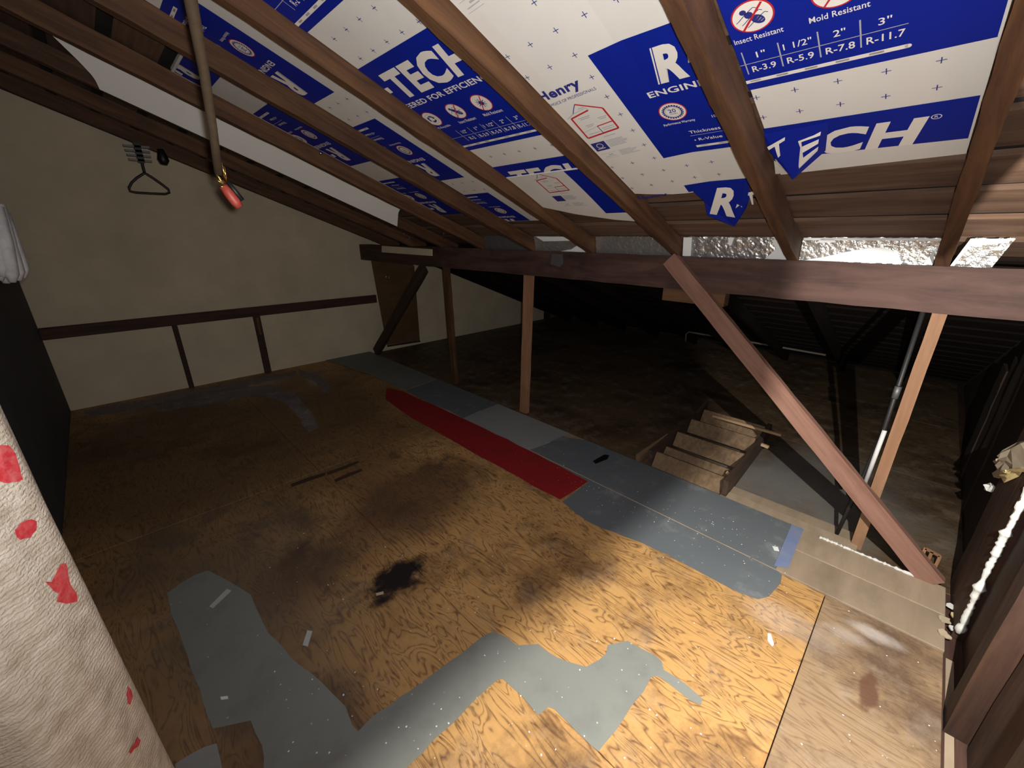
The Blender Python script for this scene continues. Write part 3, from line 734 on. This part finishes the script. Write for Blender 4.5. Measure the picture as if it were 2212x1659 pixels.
# --- bay C: middle of an upright label
T = (-1.676, -1.127)
eC, bC, fC = make_panel('white foam panel with the EFFICIENCY label, second bay past the house diagram', T[0], T[1], lambda t: 0.10, lambda t: 1.735, lambda s_, t: .02)
L0 = -1.925
for s0, sc in ((0.190, (0.11, .76)), (0.918, (.9, 1.50)), (1.622, (1.6, 1.732))): make_label(eC, bC, fC, s0, L0, False, T, sc)
place('cross_marks', crosses(0.12, 1.73, T[0], T[1], .80, -1.60, [(0.17, .76, -2, 0), (.90, 1.48, -2, 0), (1.61, 1.8, -2, 0)]), lambda s_, t: fC(s_, t, .001), INKS, eC, bC, T, None, lambda u, v: (v, u))
sagC = lambda s_, t: 0.024 + 0.03 * max(0, (s_ - 1.75) / .5) ** 1.5
eC2, bC2, fC2 = make_panel('small sagging white foam offcut with a faint red house diagram', T[0], T[1], lambda t: 1.722, lin([(-1.676, 2.03), (-1.50, 2.12), (-1.29, 2.19), (-1.127, 2.22)]), sagC)
make_label(eC2, bC2, fC2, 1.58, -1.305, False, (T[0], T[1]), (1.726, 2.12), Ink(), badges=False)
place('printed_marks', SIDE, lambda s_, t: fC2(s_, t, .001), INKS, eC2, bC2, T, (1.726, 2.3), lambda u, v: (1.562 + v * .95, -1.305 + u * .95))

# --- bay D: labels upside down, their left ends showing
T = (-2.230, -1.728)
eD, bD, fD = make_panel('white foam panel with upside-down blue labels beside the hanging cable', T[0], T[1], lambda t: 0.10, lambda t: 2.30)
for s0 in (0.42, 1.158, 1.893): make_label(eD, bD, fD, s0, -1.998, True, T, (0.11, 2.295))
place('cross_marks', crosses(0.12, 2.28, T[0], T[1], 1.02, -1.80, [(.40, .985, -3, -1.98), (1.14, 1.72, -3, -1.98), (1.88, 2.4, -3, -1.98)]), lambda s_, t: fD(s_, t, .001), INKS, eD, bD, T, None, lambda u, v: (v, u))

# --- bay E: labels upside down, darker
T = (-2.824, -2.281)
eE, bE, fE = make_panel('narrow foam panel of repeated upside-down blue labels in the dark bay', T[0], T[1], lambda t: 0.52 if t < -2.5 else 0.47, lin([(-2.824, 2.06), (-2.281, 2.22)])  )
for s0 in (0.115, 0.862, 1.610): make_label(eE, bE, fE, s0, -2.522, True, (-2.808, T[1]), (0.53, 2.14))

# --- bay F: plain white torn sheet, drooping towards the gable
T = (-3.135, -2.874)
sagF = lambda s_, t: 0.04 * max(0.0, min(1.0, (-t - 2.874) / 0.15)) + 0.115 * max(0.0, min(1.0, (-t - 3.024) / 0.111))
eF, bF, fF = make_panel('plain white torn foam sheet in the bay before the gable wall', T[0], T[1], lin([(-3.135, .245), (-3.10, .232), (-3.07, .19), (-3.03, .12), (-2.98, .105), (-2.93, .13), (-2.874, .20)]), lin([(-3.135, 1.93), (-3.05, 1.90), (-2.874, 1.96)]), sagF, thick=.008, nt=20, ns=24)
kF = Ink()
for s_, wd, ln, m in ((.52, .05, .07, 1), (.84, .04, .08, 3), (1.05, .04, .05, 1), (1.14, .02, .09, 3), (1.42, .045, .075, 1), (1.52, .03, .09, 3), (1.62, .03, .2, 3), (1.80, .045, .05, 1), (1.90, .03, .10, 3)):
    kF.rect(-3.02, -3.02 + wd, s_, s_ + ln, m)
place('printed_marks', kF, lambda s_, t: fF(s_, t, .001), INKS, eF, bF, T, None, lambda u, v: (v, u))

# --- foil air-block strips standing on the purlin between the rafters
def foil(label, y0, y1, amp, mat='foil', top=1.497, zlean=0.022, shear=0.0, patches=(), group='foil strips above the purlin beam'):
    e = empty('foil_strip', (2.45, (y0 + y1) / 2, 1.392)); pl = Vector(e.location); tag(e, label, 'foil strip', group)
    ny, nz = max(6, int((y1 - y0) / .012)), 10; V = []; F = []
    for i in range(ny + 1):
        for j in range(nz + 1):
            f = j / nz; y = y0 + (y1 - y0) * i / ny + shear * f
            nv = noise.noise(Vector((y * 30, f * 4, 3.1 + y0))) * amp + random.uniform(-.4, .4) * amp
            V.append(Vector((2.455 - zlean * f + nv, y, 1.390 + (top - 1.390) * f + (random.uniform(-.003, .003) if j == nz else 0))) - pl)
    for i in range(ny):
        for j in range(nz): a = i * (nz + 1) + j; F.append((a, a + 1, a + nz + 2, a + nz + 1))
    link('foil_sheet', mesh_from(V, F), mat, e)
    for pts in patches:
        P = [Vector((2.455 - zlean * f - amp * 1.6 - .004, y0 + (y1 - y0) * a + shear * f, 1.390 + (top - 1.390) * f)) for a, f in pts]
        slab('paper_patch', P, .001, 'white_paper', e, pl, (-1, 0, 0))
    return e
foil('crumpled silver foil strip right of the last rafter', -0.135, -0.022, .0035, shear=-.03, patches=([(.9, .02), (1, .02), (1, .98), (.9, .98)], [(.1, .85), (.9, .72), (.98, .98), (.05, .98)]))
foil('long foil strip with a large white torn patch', 0.028, 0.497, .002, patches=([(.2, .03), (.95, .03), (.8, .18), (.6, .45), (.45, .62), (.35, .62), (.25, .45)], [(.0, .9), (.99, .88), (.99, .98), (.0, .98)], [(.0, .05), (.06, .05), (.02, .6)], [(.72, .80), (.88, .78), (.84, .95), (.74, .95)]))
foil('wrinkled foil strip with white paper at both ends', 0.547, 1.076, .003, patches=([(.0, .03), (.18, .03), (.10, .5), (.15, .85), (.05, .95)], [(.9, .03), (.99, .03), (.99, .97), (.9, .97)], [(.5, .6), (.52, .6), (.54, .97), (.48, .97)]))
foil('foil strip with one bright reflecting end', 1.128, 1.674, .0022)
foil('dim foil strip with white paper flap and dark gap', 1.726, 2.232, .004, patches=([(.1, .97), (.95, .97), (.8, .66), (.3, .72)], [(.05, .03), (.5, .03), (.3, .18), (.18, .45)]))
foil('dull grey foil strip near the dark end of the purlin', 2.284, 2.82, .0016, mat='grey_metal')
sc_ = slab('foil_scrap', [(2.426, 2.04, 1.375), (2.426, 1.94, 1.375), (2.426, 1.93, 1.31), (2.426, 1.96, 1.285), (2.426, 2.05, 1.30)], .003, 'grey_metal', normal=(-1, 0, 0))
tag(sc_, 'small grey foil scrap stuck to the front of the purlin beam', 'foil scrap')

# ================================================================== PAINT ON THE FLOOR (flat coats on the boards)
def paint(px, mat, z=0.0005, amp=2.5, step=24, thick=.0006):
    P = [on_floor(x, y, z) for x, y in ragged(px, amp, step)]
    if z > .004:
        for p in P:
            if 2.16 < p.x < 2.5: p.x = 2.4065
    o = slab('paint_patch', P, thick, mat, floor, FL)
    return o
V1 = [(362, 1281), (391, 1260), (448, 1232), (488, 1252), (541, 1285), (553, 1313), (578, 1366), (651, 1439), (712, 1492), (745, 1525), (761, 1566), (773, 1580), (800, 1552), (864, 1506), (971, 1429), (1044, 1373), (1065, 1365), (1095, 1377), (1116, 1394), (1163, 1392), (1202, 1420), (1253, 1437), (1266, 1441), (1296, 1424), (1309, 1412), (1313, 1394), (1356, 1384), (1415, 1416), (1430, 1429), (1433, 1446), (1484, 1480), (1518, 1510), (1514, 1523), (1492, 1514), (1420, 1459), (1407, 1463), (1390, 1493), (1364, 1527), (1330, 1578), (1292, 1623), (1270, 1604), (1227, 1561), (1197, 1531), (1185, 1527), (1163, 1546), (1155, 1535), (1125, 1501), (1086, 1467), (1074, 1469), (1039, 1501), (992, 1548), (928, 1608), (877, 1659), (800, 1740), (590, 1740), (570, 1659), (566, 1610), (541, 1557), (480, 1570), (460, 1574), (439, 1517), (411, 1439), (387, 1366), (370, 1326)]
paint(V1, 'grey_paint')
paint([(378, 1650), (420, 1625), (468, 1606), (480, 1659), (500, 1720), (390, 1720)], 'lightgrey_paint')
ZP = 0.0055
paint([(700, 777), (791, 757), (865, 791), (923, 825), (876, 843), (818, 818), (744, 790)], 'grey_paint', ZP)
paint([(923, 825), (977, 846), (1051, 882), (1000, 904), (937, 874), (876, 843)], 'bluegrey_paint', ZP + .0002)
paint([(1051, 882), (1071, 886), (1140, 914), (1198, 934), (1189, 956), (1142, 972), (1071, 938), (1000, 904)], 'lightgrey_paint', ZP + .0004)
def seam_paint(px, mat, z):
    """a coat that runs over the planks, with the joint between planks and plywood left open"""
    P = [on_floor(x, y, z) for x, y in ragged(px, 2.0, 26)]
    for p in P:
        if 2.35 < p.x < 2.5: p.x = 2.4065
    bm = bmesh.new(); bm.faces.new([bm.verts.new(p) for p in P]); bmesh.ops.triangulate(bm, faces=bm.faces)
    for X0, sg in ((1.9752, 1), (1.9778, -1)):
        b2 = bm.copy()
        bmesh.ops.bisect_plane(b2, geom=b2.verts[:] + b2.edges[:] + b2.faces[:], plane_co=(X0, 0, 0), plane_no=(sg, 0, 0), clear_outer=True)
        c = sum((v.co for v in b2.verts), Vector()) / len(b2.verts)
        for v in b2.verts: v.co -= c
        if sg == 1:
            for v in b2.verts: v.co.z -= 0.004
        bmesh.ops.recalc_face_normals(b2, faces=b2.faces)
        me = bpy.data.meshes.new('paint'); b2.to_mesh(me); b2.free()
        o = link('paint_patch', me, mat, floor); o.location = c - FL
    bm.free()
seam_paint([(1142, 972), (1189, 956), (1198, 934), (1290, 966), (1378, 999), (1480, 1038), (1572, 1075), (1640, 1103), (1712, 1135), (1702, 1180), (1676, 1228), (1690, 1240), (1687, 1258), (1661, 1287), (1639, 1293), (1599, 1279), (1530, 1244), (1467, 1211), (1390, 1173), (1270, 1126), (1215, 1083), (1270, 1040)], 'bluegrey_paint', ZP)
paint([(832, 862), (835, 838), (872, 846), (936, 874), (1000, 904), (1071, 938), (1142, 972), (1270, 1040), (1210, 1079), (1100, 1020), (1005, 968), (940, 930), (889, 902)], 'red_paint', ZP + .0007, 1.5)
for px in ([(330, 872), (430, 852), (520, 834), (580, 830), (632, 846), (664, 880), (688, 925), (668, 934), (648, 902), (618, 872), (575, 856), (500, 864), (430, 878), (340, 888)], [(645, 797), (690, 806), (716, 840), (700, 848), (680, 824), (650, 814)], [(180, 888), (330, 858), (560, 815), (640, 800), (640, 812), (500, 842), (330, 880), (180, 905)]):
    d_ = paint(px, 'dust_smear', .0008, 3, 18, .0003); d_.name = 'dust_smear'
for px in ([(1420, 1026), (1480, 1044), (1530, 1062), (1566, 1076), (1540, 1082), (1490, 1062), (1440, 1044)], [(1560, 1072), (1640, 1102), (1700, 1130), (1690, 1146), (1630, 1122), (1570, 1092)]):
    d_ = paint(px, 'dust_smear', .0068, 3, 16, .0003); d_.name = 'dust_smear'
for px in ([(706, 1020), (740, 1008), (774, 995), (776, 999), (742, 1014), (708, 1027)], [(628, 1046), (668, 1030), (704, 1020), (702, 1027), (664, 1040), (630, 1052)], [(722, 1036), (752, 1022), (782, 1012), (780, 1018), (752, 1030), (724, 1042)]):
    d_ = paint(px, 'dark_wood', .0008, 1, 30, .0003); d_.name = 'floor_gouge'
# painter's tape across the planks
paint([(1693, 1143), (1722, 1151), (1712, 1190), (1703, 1227), (1672, 1222), (1684, 1180)], 'blue_tape', ZP + .001, 1.2)
paint([(2024, 1262), (2048, 1268), (2047, 1300), (2045, 1336), (2024, 1332), (2025, 1300)], 'blue_tape', ZP + .001, 1.2)
# broken white putty on the strip's far edge and by the end wall
def lumpy(name, pts, r, mat, seed=1, sides=7, n=60, jit=0.5, sm=0):
    random.seed(seed); out = []; rr = []
    for i in range(n + 1):
        f = i / n * (len(pts) - 1); k = min(int(f), len(pts) - 2); p = Vector(pts[k]).lerp(Vector(pts[k + 1]), f - k)
        out.append(p + Vector((random.uniform(-1, 1), random.uniform(-1, 1), random.uniform(-1, 1))) * r * 0.25); rr.append(r * random.uniform(1 - jit, 1 + jit))
    for _ in range(sm):
        rr = [(rr[max(0, i - 1)] + rr[i] + rr[min(n, i + 1)]) / 3 for i in range(n + 1)]
        out = [(out[max(0, i - 1)] + out[i] + out[min(n, i + 1)]) / 3 for i in range(n + 1)]
    if sm: rr = [r * (.75 + .6 * abs(noise.noise(Vector((i * .21, seed, 0))) * 2)) * random.uniform(.7, 1.3) for i, r in enumerate(rr)]
    return tube(name, out, rr, mat, None, sides)
tag(lumpy('putty_bead', [on_floor(1770, 1160, .008), on_floor(1841, 1189, .008), on_floor(1978, 1245, .008)], .006, 'caulk_white', 3, jit=.7), 'broken white putty bead along the edge of the tan planks', 'putty')
tag(lumpy('caulk_bead', [(2.105, -0.405, 0.01), (2.112, -0.40, 0.35), (2.118, -0.40, 0.62), (2.115, -0.405, 1.1)], .0115, 'caulk_white', 5, n=90, jit=.5, sm=2), 'rough white caulk bead running up the dark end wall', 'caulk')
random.seed(11)
for i, (x, y, r_) in enumerate(((2040, 1340, .022), (2052, 1310, .02), (2062, 1332, .018), (2036, 1368, .02), (2058, 1358, .016), (2070, 1290, .022), (2046, 1376, .013))):
    c = on_floor(x, y, .006); k = 9
    tag(slab('putty_flake', [c + Vector((r_ * random.uniform(.6, 1.1) * math.cos(2 * math.pi * j / k), r_ * random.uniform(.6, 1.1) * math.sin(2 * math.pi * j / k), 0)) for j in range(k)], .006, ['tan_paper', 'caulk_white', 'yellow_foam'][i % 3]),
        ['tan putty flake touching the short blue tape by the end wall', 'white putty flake between the short blue tape and the caulk bead', 'yellowish putty flake close to the caulk bead foot', 'tan putty flake lowest on the plank end by the wall', 'white putty flake just left of the caulk bead foot', 'yellowish putty flake highest beside the caulk bead', 'smallest tan putty flake on the plank corner by the wall'][i], 'flake', 'putty flakes by the end wall')

# loose bits on the boards
def chip(label, px, mat, z=0.001, t=.002):
    tag(slab('floor_scrap', [on_floor(x, y, z) for x, y in px], t, mat), label, 'scrap')
chip('small pale grey tape scrap on the plywood left of centre', [(664, 1362), (675, 1364), (665, 1397), (654, 1394)], 'grey_tape')
chip('thin white paint chip on the bright plywood at right', [(1658, 1368), (1665, 1370), (1672, 1393), (1668, 1397), (1658, 1385)], 'white_paper')
chip('black tape scrap on the blue grey strip', [(1281, 996), (1306, 982), (1316, 984), (1312, 992), (1286, 1002)], 'black_paint', .0075)
chip('tiny bone-coloured chip by the burnt patch', [(812, 1282), (828, 1278), (829, 1283), (813, 1287)], 'tan_paper')
chip('pale streak of tape on the grey painted leg', [(452, 1310), (490, 1272), (500, 1276), (460, 1314)], 'grey_tape', .0013, .0005)
chip('little white crumb on the grey painted V', [(476, 1506), (492, 1504), (493, 1510), (478, 1512)], 'white_paper', .0013)
chip('bluish white paint chip on the strip end', [(1668, 1180), (1680, 1182), (1683, 1191), (1672, 1189)], 'white_paper', .0075)
random.seed(21)
V = []; F = []
for i in range(230):
    if i < 90: x, y, z = random.uniform(1200, 1700), 0, .0068; y = 955 + (x - 1200) * .47 + random.uniform(-10, 95)
    else: x, y, z = random.uniform(560, 2030), random.uniform(1150, 1640), .0012
    c = on_floor(x, y, z)
    if c.x > 2.39 or (c.x > 1.97 and z < .005) or c.y < -.36: continue
    r_ = random.uniform(.0012, .0036); k = len(V)
    for j in range(5): V.append(c + Vector((r_ * random.uniform(.6, 1.3) * math.cos(j * 1.257), r_ * random.uniform(.6, 1.3) * math.sin(j * 1.257), 0)))
    V.append(c + Vector((0, 0, .0015)))
    for j in range(5): F.append((k + j, k + (j + 1) % 5, k + 5))
sp = link('paint_specks', mesh_from(V, F), 'white_paper'); tag(sp, 'tiny white paint specks scattered over the boards', 'specks', kind='stuff')

# ================================================================== THINGS
# hanging cable
e = empty('hanging_cable', (0.31, 1.46, 1.55)); tag(e, 'brown hanging cable with frayed brass strands and red taped tip', 'cable'); pl = Vector(e.location)
def at(x, y, k):
    v = ray(x, y); return CAM + v * (k / math.hypot(v.x, v.y))
A_ = [at(398, -60, 1.30), at(412, 0, 1.32), at(440, 150, 1.38), at(460, 280, 1.44), at(472, 375, 1.5)]
tube('sheath', A_, [.014, .0135, .0115, .0105, .0105], 'brown_sheath', e, 10, pl)
for i, (x, y, x2, y2) in enumerate(((462, 387, 490, 402), (464, 374, 484, 398), (468, 384, 488, 400), (473, 402, 490, 408), (478, 350, 486, 392), (484, 360, 489, 396), (466, 378, 486, 402))):
    tube('brass_strand', [at(x, y, 1.49), at((x + x2) / 2 + 1, (y + y2) / 2 - 1, 1.49), at(x2, y2, 1.5)], .0022, 'brass_strand', e, 5, pl)
tube('tape_tip', [at(482, 402, 1.5), at(496, 420, 1.5), at(510, 438, 1.5), at(518, 448, 1.5)], [.011, .0135, .0135, .009], 'red_tip', e, 9, pl)
tube('black_wire', [at(490, 392, 1.515), at(507, 412, 1.515), at(524, 433, 1.515)], .0065, 'black_paint', e, 7, pl)

# wire coat hanger and the ribbed clip under the last rafters
e = empty('coat_hanger', (0.45, 4.5, 1.95)); tag(e, 'dark wire coat hanger hanging in front of the cream gable wall', 'hanger'); pl = Vector(e.location)
g = lambda x, y: on_Y(x, y, 4.5)
tube('hanger_loop', [g(312, 374), g(296, 384), g(285, 394), g(279, 405), g(281, 413), g(295, 416), g(330, 418), g(358, 419), g(366, 416), g(364, 409), g(350, 398), g(330, 384), g(317, 376)], .0085, 'dark_metal', e, 6, pl, True)
tube('hanger_hook', [g(313, 375), g(310, 364), g(307, 352), g(304, 335), g(301, 322)], .009, 'dark_metal', e, 6, pl)
e = empty('ribbed_clip', (0.43, 4.5, 2.05)); tag(e, 'grey ribbed metal clip holding the coat hanger', 'clip'); pl = Vector(e.location)
for i in range(4):
    y = 318 + i * 10
    beam('clip_rib', g(266 + i * 4, y - 4), g(322 + i * 2, y + 1), .03, .014, 'grey_metal', e, up=(0, 0, 1), ploc=pl, bev=.002)
beam('clip_stem', g(294, 308), g(306, 352), .03, .04, 'dark_metal', e, up=(1, 0, 0), ploc=pl)
kn = tube('hook_knob', [g(346, 322), g(350, 334), g(353, 346), g(354, 356)], [.02, .03, .038, .022], 'black_paint', None, 10)
tag(kn, 'round black knob under the rafter beside the coat hanger', 'knob')

# nail and staple points through the dark roof end
random.seed(4)
for i, (x, y, dx, dy) in enumerate(((810, 492, 1, 6), (873, 503, 3, 6), (884, 510, 3, 10), (958, 503, 1, 12), (693, 330, -2, 9), (797, 219, 1, 5))):
    d_ = D0 + (.02 if i < 4 else .07)
    p = on_roof(x, y, d_); q = on_roof(x + dx, y + dy, d_ - .005)
    tag(tube('roof_nail', [p, q], [.006 if i != 4 else .01, .004], 'nail_metal', None, 6), ['bright nail point above the pale batten on the purlin', 'upper of two bent nail points above the pale batten', 'lower of two bent nail points above the pale batten', 'thin nail point at the right end of the pale batten', 'shiny staple hanging at the dark blue labels', 'bright nail head on the EFFICIENCY label'][i], 'nail')

# white fringe at the left edge
e = empty('fringe_tassel', (-0.17, 1.6, 1.62)); tag(e, 'grey white stringy tassel hanging at the left edge', 'tassel'); pl = Vector(e.location)
random.seed(9)
for i, (xa, ya, xb, yb) in enumerate(((-40, 430, -12, 590), (-30, 440, 0, 606), (-22, 440, 14, 612), (-14, 445, 27, 610), (-6, 450, 40, 606), (0, 458, 50, 600), (-34, 435, 6, 598), (-10, 440, 34, 600))):
    kk = 1.6 + .012 * (i % 3)
    tube('strand', [at(xa, ya, kk), at((xa + xb) / 2 + random.uniform(-2, 2), (ya + yb) / 2, kk), at(xb - 3, yb - 18, kk), at(xb, yb, kk)], [.016, .017, .014, .006], 'fringe_white', e, 7, pl)
tube('cord', [at(-50, 280, 1.6), at(-30, 430, 1.6)], .012, 'fringe_white', e, 7, pl)

# draped cloth by the left edge
cx, cy, R_ = -0.285, 1.03, 0.165
e = empty('draped_cloth', (cx, cy, 0)); tag(e, 'coarse off-white cloth with red paint spots draped over a stand, lower left', 'cloth'); pl = Vector(e.location)
lean = lambda z: -0.009 - 0.002 * z
def cloth_pt(a, z, off=0.0):
    # a: angle round the stand
    r_ = R_ * (1 + 0.035 * math.sin(5 * a + 1.2 + z * 1.5) + 0.02 * math.sin(11 * a + z * 4) + .05 * max(0, .35 - z)) + off
    return Vector((cx + lean(z) + r_ * math.cos(a) * 0.8, cy + r_ * math.sin(a), z))
V = []; F = []; na, nz = 72, 50
for j in range(nz + 1):
    z = 1.30 * j / nz
    for i in range(na): V.append(cloth_pt(2 * math.pi * i / na, z) - pl)
for j in range(nz):
    for i in range(na): a = j * na + i; b = j * na + (i + 1) % na; F.append((a, b, b + na, a + na))
F.append(tuple(range(nz * na, nz * na + na)))
link('cloth_body', mesh_from(V, F, smooth=True), 'cloth_weave', e)
def cloth_hit(x, y):
    v = ray(x, y).normalized(); t = 0.4
    for _ in range(1500):
        p = CAM + v * t; a = math.atan2(p.y - cy, (p.x - cx - lean(p.z)) / 0.8)
        q = cloth_pt(a, p.z)
        if math.hypot((p.x - cx - lean(p.z)) / .8, p.y - cy) <= math.hypot((q.x - cx - lean(p.z)) / .8, q.y - cy): return p - v * .004
        t += .001
        if t > 1.6: return None
    return None
spots = [[(0, 962), (18, 962), (34, 980), (42, 1005), (50, 1035), (38, 1042), (10, 1043), (-20, 1038), (-20, 965)],
         [(32, 1145), (44, 1130), (68, 1121), (79, 1126), (79, 1145), (66, 1162), (44, 1166), (36, 1160)],
         [(133, 1217), (143, 1217), (147, 1238), (152, 1260), (166, 1280), (167, 1300), (145, 1304), (122, 1300), (126, 1282), (110, 1268), (97, 1256), (112, 1258), (120, 1240)],
         [(276, 1482), (284, 1490), (287, 1505), (282, 1522), (276, 1520), (273, 1500)],
         [(298, 1592), (304, 1600), (300, 1612), (290, 1618), (284, 1628), (279, 1625), (286, 1612)]]
for k_, px in enumerate(spots):
    P = [cloth_hit(x, y) for x, y in ragged(px, 1.6, 9)]; P = [p for p in P if p is not None]
    if len(P) < 4: continue
    c = sum(P, Vector()) / len(P); c0 = c + (CAM - c).normalized() * .0015
    V = [c0 - c] + [p - c for p in P]; F = [(0, i, i % len(P) + 1) for i in range(1, len(P) + 1)]
    o = link('paint_spot', mesh_from(V, F), 'cloth_red', e); o.location = c - pl

# wooden ladder lying on the far floor
e = empty('wooden_ladder', (2.9, 0.88, -0.026)); tag(e, 'old wooden step ladder lying on the dark floor beyond the strip', 'ladder'); pl = Vector(e.location)
def rail(y, yt, x0, x1, z0, z1, hh):
    p = [Vector((x0, y, z0)), Vector((x0, y, z0 + hh)), Vector((x1 - .18, yt, z1 + hh * .9)), Vector((x1, yt, z1 + hh * 1.25)), Vector((x1 + .02, yt, z1 + hh * .6)), Vector((x1 - .1, yt, z1))]
    slab('side_rail', p, .03, 'ladder_rail_wood', e, pl, (0, 1, 0))
rail(0.585, 0.615, 2.43, 3.42, -0.024, -0.01, .125); rail(1.09, 1.13, 2.45, 3.50, -0.024, -0.01, .125)
for i, (x, za, zb) in enumerate(((2.455, -.02, .075), (2.62, -.02, .05), (2.80, .01, .105), (3.06, .03, .125), (3.33, .03, .125))):
    y0_, y1_ = (0.617 + .008 * i, 1.088 + .006 * i)
    lean = .055
    slab('tread', [(x, y0_, za), (x, y1_, za), (x + lean, y1_, zb), (x + lean, y0_, zb)], .022, 'old_ladder_wood', e, pl, (1, 0, -.25))
for x, y, x2, y2 in ((1572, 1019, 1568, 1022),):
    tube('peg', [on_floor(x, y, .05), on_floor(x, y, .05) + Vector((-.03, -.01, 0))], .012, 'pale_wood', e, 8, pl)
tag(beam('wooden_rod', on_floor(1540, 898, .15), on_floor(1688, 940, .15), .02, .018, 'pale_wood', bev=.003), 'thin pale wooden rod lying across the end of the ladder', 'rod')
tag(beam('wooden_rod', on_floor(1632, 955, .06), on_floor(1660, 966, .06), .02, .018, 'pale_wood', bev=.003), 'short pale rod end poking out beside the ladder rail', 'rod')
tag(beam('loose_board', (2.46, 1.20, -.005), (2.84, 1.155, .045), .03, .05, 'old_ladder_wood'), 'dark narrow board leaning left of the ladder', 'board')

# pipe beside the right post
e = empty('conduit_pipe', (2.50, 0.02, 0)); tag(e, 'black pipe with a pale lower sleeve beside the orange post', 'pipe'); pl = Vector(e.location)
tube('pipe_body', [(2.52, .045, -.026), (2.52, .02, .32), (2.52, .003, .62), (2.52, .010, 1.2)], .0095, 'dark_metal', e, 10, pl)
tube('pale_sleeve', [on_X(1868, 1045, 2.50), on_X(1911, 930, 2.50)], .0095, 'white_pipe', e, 10, pl)
tube('coupling', [on_X(1932, 860, 2.50), on_X(1941, 835, 2.50)], .013, 'grey_metal', e, 10, pl)
# thin pale conduit along the eave
e = empty('eave_conduit', (5.7, 1.6, 0.0)); tag(e, 'thin pale conduit running along the dark eave', 'pipe'); pl = Vector(e.location)
ec = lambda x, y: CAM + ray(x, y) * (5.55 / ray(x, y).x)
tube('conduit_run', [ec(1481, 738), ec(1482, 722), ec(1488, 717), ec(1560, 729), ec(1640, 742), ec(1784, 767)], .011, 'dull_conduit', e, 7, pl)

# pale frame at the brace foot
e = empty('junction_frame', (2.6, -0.30, -0.026)); tag(e, 'small pale open frame behind the foot of the long brace', 'frame'); pl = Vector(e.location)
for a, b in (((0, 0), (1, 0)), ((1, 0), (1, 1)), ((0, 1), (1, 1)), ((0, 0), (0, 1)), ((.45, 0), (.45, 1))):
    f_ = lambda p: Vector((2.6, -0.285 - .055 * p[0], -.012 + .065 * p[1] - .012 * p[0]))
    beam('frame_bar', f_(a), f_(b), .012, .01, 'post_wood', e, up=(1, 0, 0), ploc=pl, bev=.001)

# crumpled paper wedged on the end wall
e = empty('crumpled_paper', (2.40, -0.37, 0.55)); tag(e, 'crumpled tan paper wad wedged against the dark end wall', 'paper'); pl = Vector(e.location)
random.seed(15)
def wad(name, px, Y, dep, mat):
    pts = [on_Y(x, y, Y) for x, y in px]; c = sum(pts, Vector()) / len(pts)
    V = [Vector((0, dep, 0))]; rings = 4; n = len(pts); F = []
    V = []
    for k in range(rings + 1):
        f = k / rings
        for p in pts: V.append((p - c) * (1 - f * .98) + Vector((random.uniform(-.008, .008), dep * math.sin(f * 1.57) + random.uniform(-.01, .01), random.uniform(-.008, .008))))
    for k in range(rings):
        for i in range(n): a = k * n + i; b = k * n + (i + 1) % n; F.append((a, b, b + n, a + n))
    F.append(tuple(range(rings * n, rings * n + n)))
    o = link(name, mesh_from(V, F), mat, e); o.location = c - pl
wad('paper_wad', [(2216, 950), (2196, 962), (2184, 980), (2160, 1002), (2152, 1018), (2150, 1034), (2165, 1040), (2190, 1035), (2212, 1028), (2235, 1015), (2235, 950)], -0.40, .04, 'tan_paper')
wad('foam_lip', [(2160, 1034), (2175, 1042), (2195, 1030), (2212, 1022), (2230, 1016), (2225, 1008), (2200, 1018), (2178, 1024)], -0.385, .025, 'yellow_foam')
wad('paper_bit', [(2134, 1060), (2138, 1048), (2150, 1044), (2150, 1054), (2142, 1064)], -0.40, .02, 'caulk_white')

# unseen plates added around the flood bulb to block and shape its light
e = empty('flood_cut_plates', (LAMP.x, YB, LAMP.z)); tag(e, 'black plates added around the flood bulb to cut its light', 'lamp'); pl = Vector(e.location)
x0, x1 = LAMP.x - .12, LAMP.x + .12
box('light_cut_plate', x0, x1, LAMP.y + .058, LAMP.y + .062, LAMP.z - .072, LAMP.z + .10, 'dark_metal', e, 0, pl)  # lower edge placed to draw the straight light edge across the floor
box('roof_light_block', LAMP.x + .12, LAMP.x + .30, LAMP.y + .058, LAMP.y + .062, LAMP.z + .008, LAMP.z + .10, 'dark_metal', e, 0, pl)  # added to keep direct lamp light off the nearest foam panel
box('top_plate', x0, x1, YB + .02, LAMP.y + .062, LAMP.z + .10, LAMP.z + .104, 'dark_metal', e, 0, pl)
box('back_plate', x0, x0 + .004, YB + .02, LAMP.y + .062, LAMP.z - .06, LAMP.z + .10, 'dark_metal', e, 0, pl)
beam('bracket', (LAMP.x, YB, LAMP.z + .12), (LAMP.x, LAMP.y, LAMP.z + .115), .03, .012, 'dark_metal', e, ploc=pl)
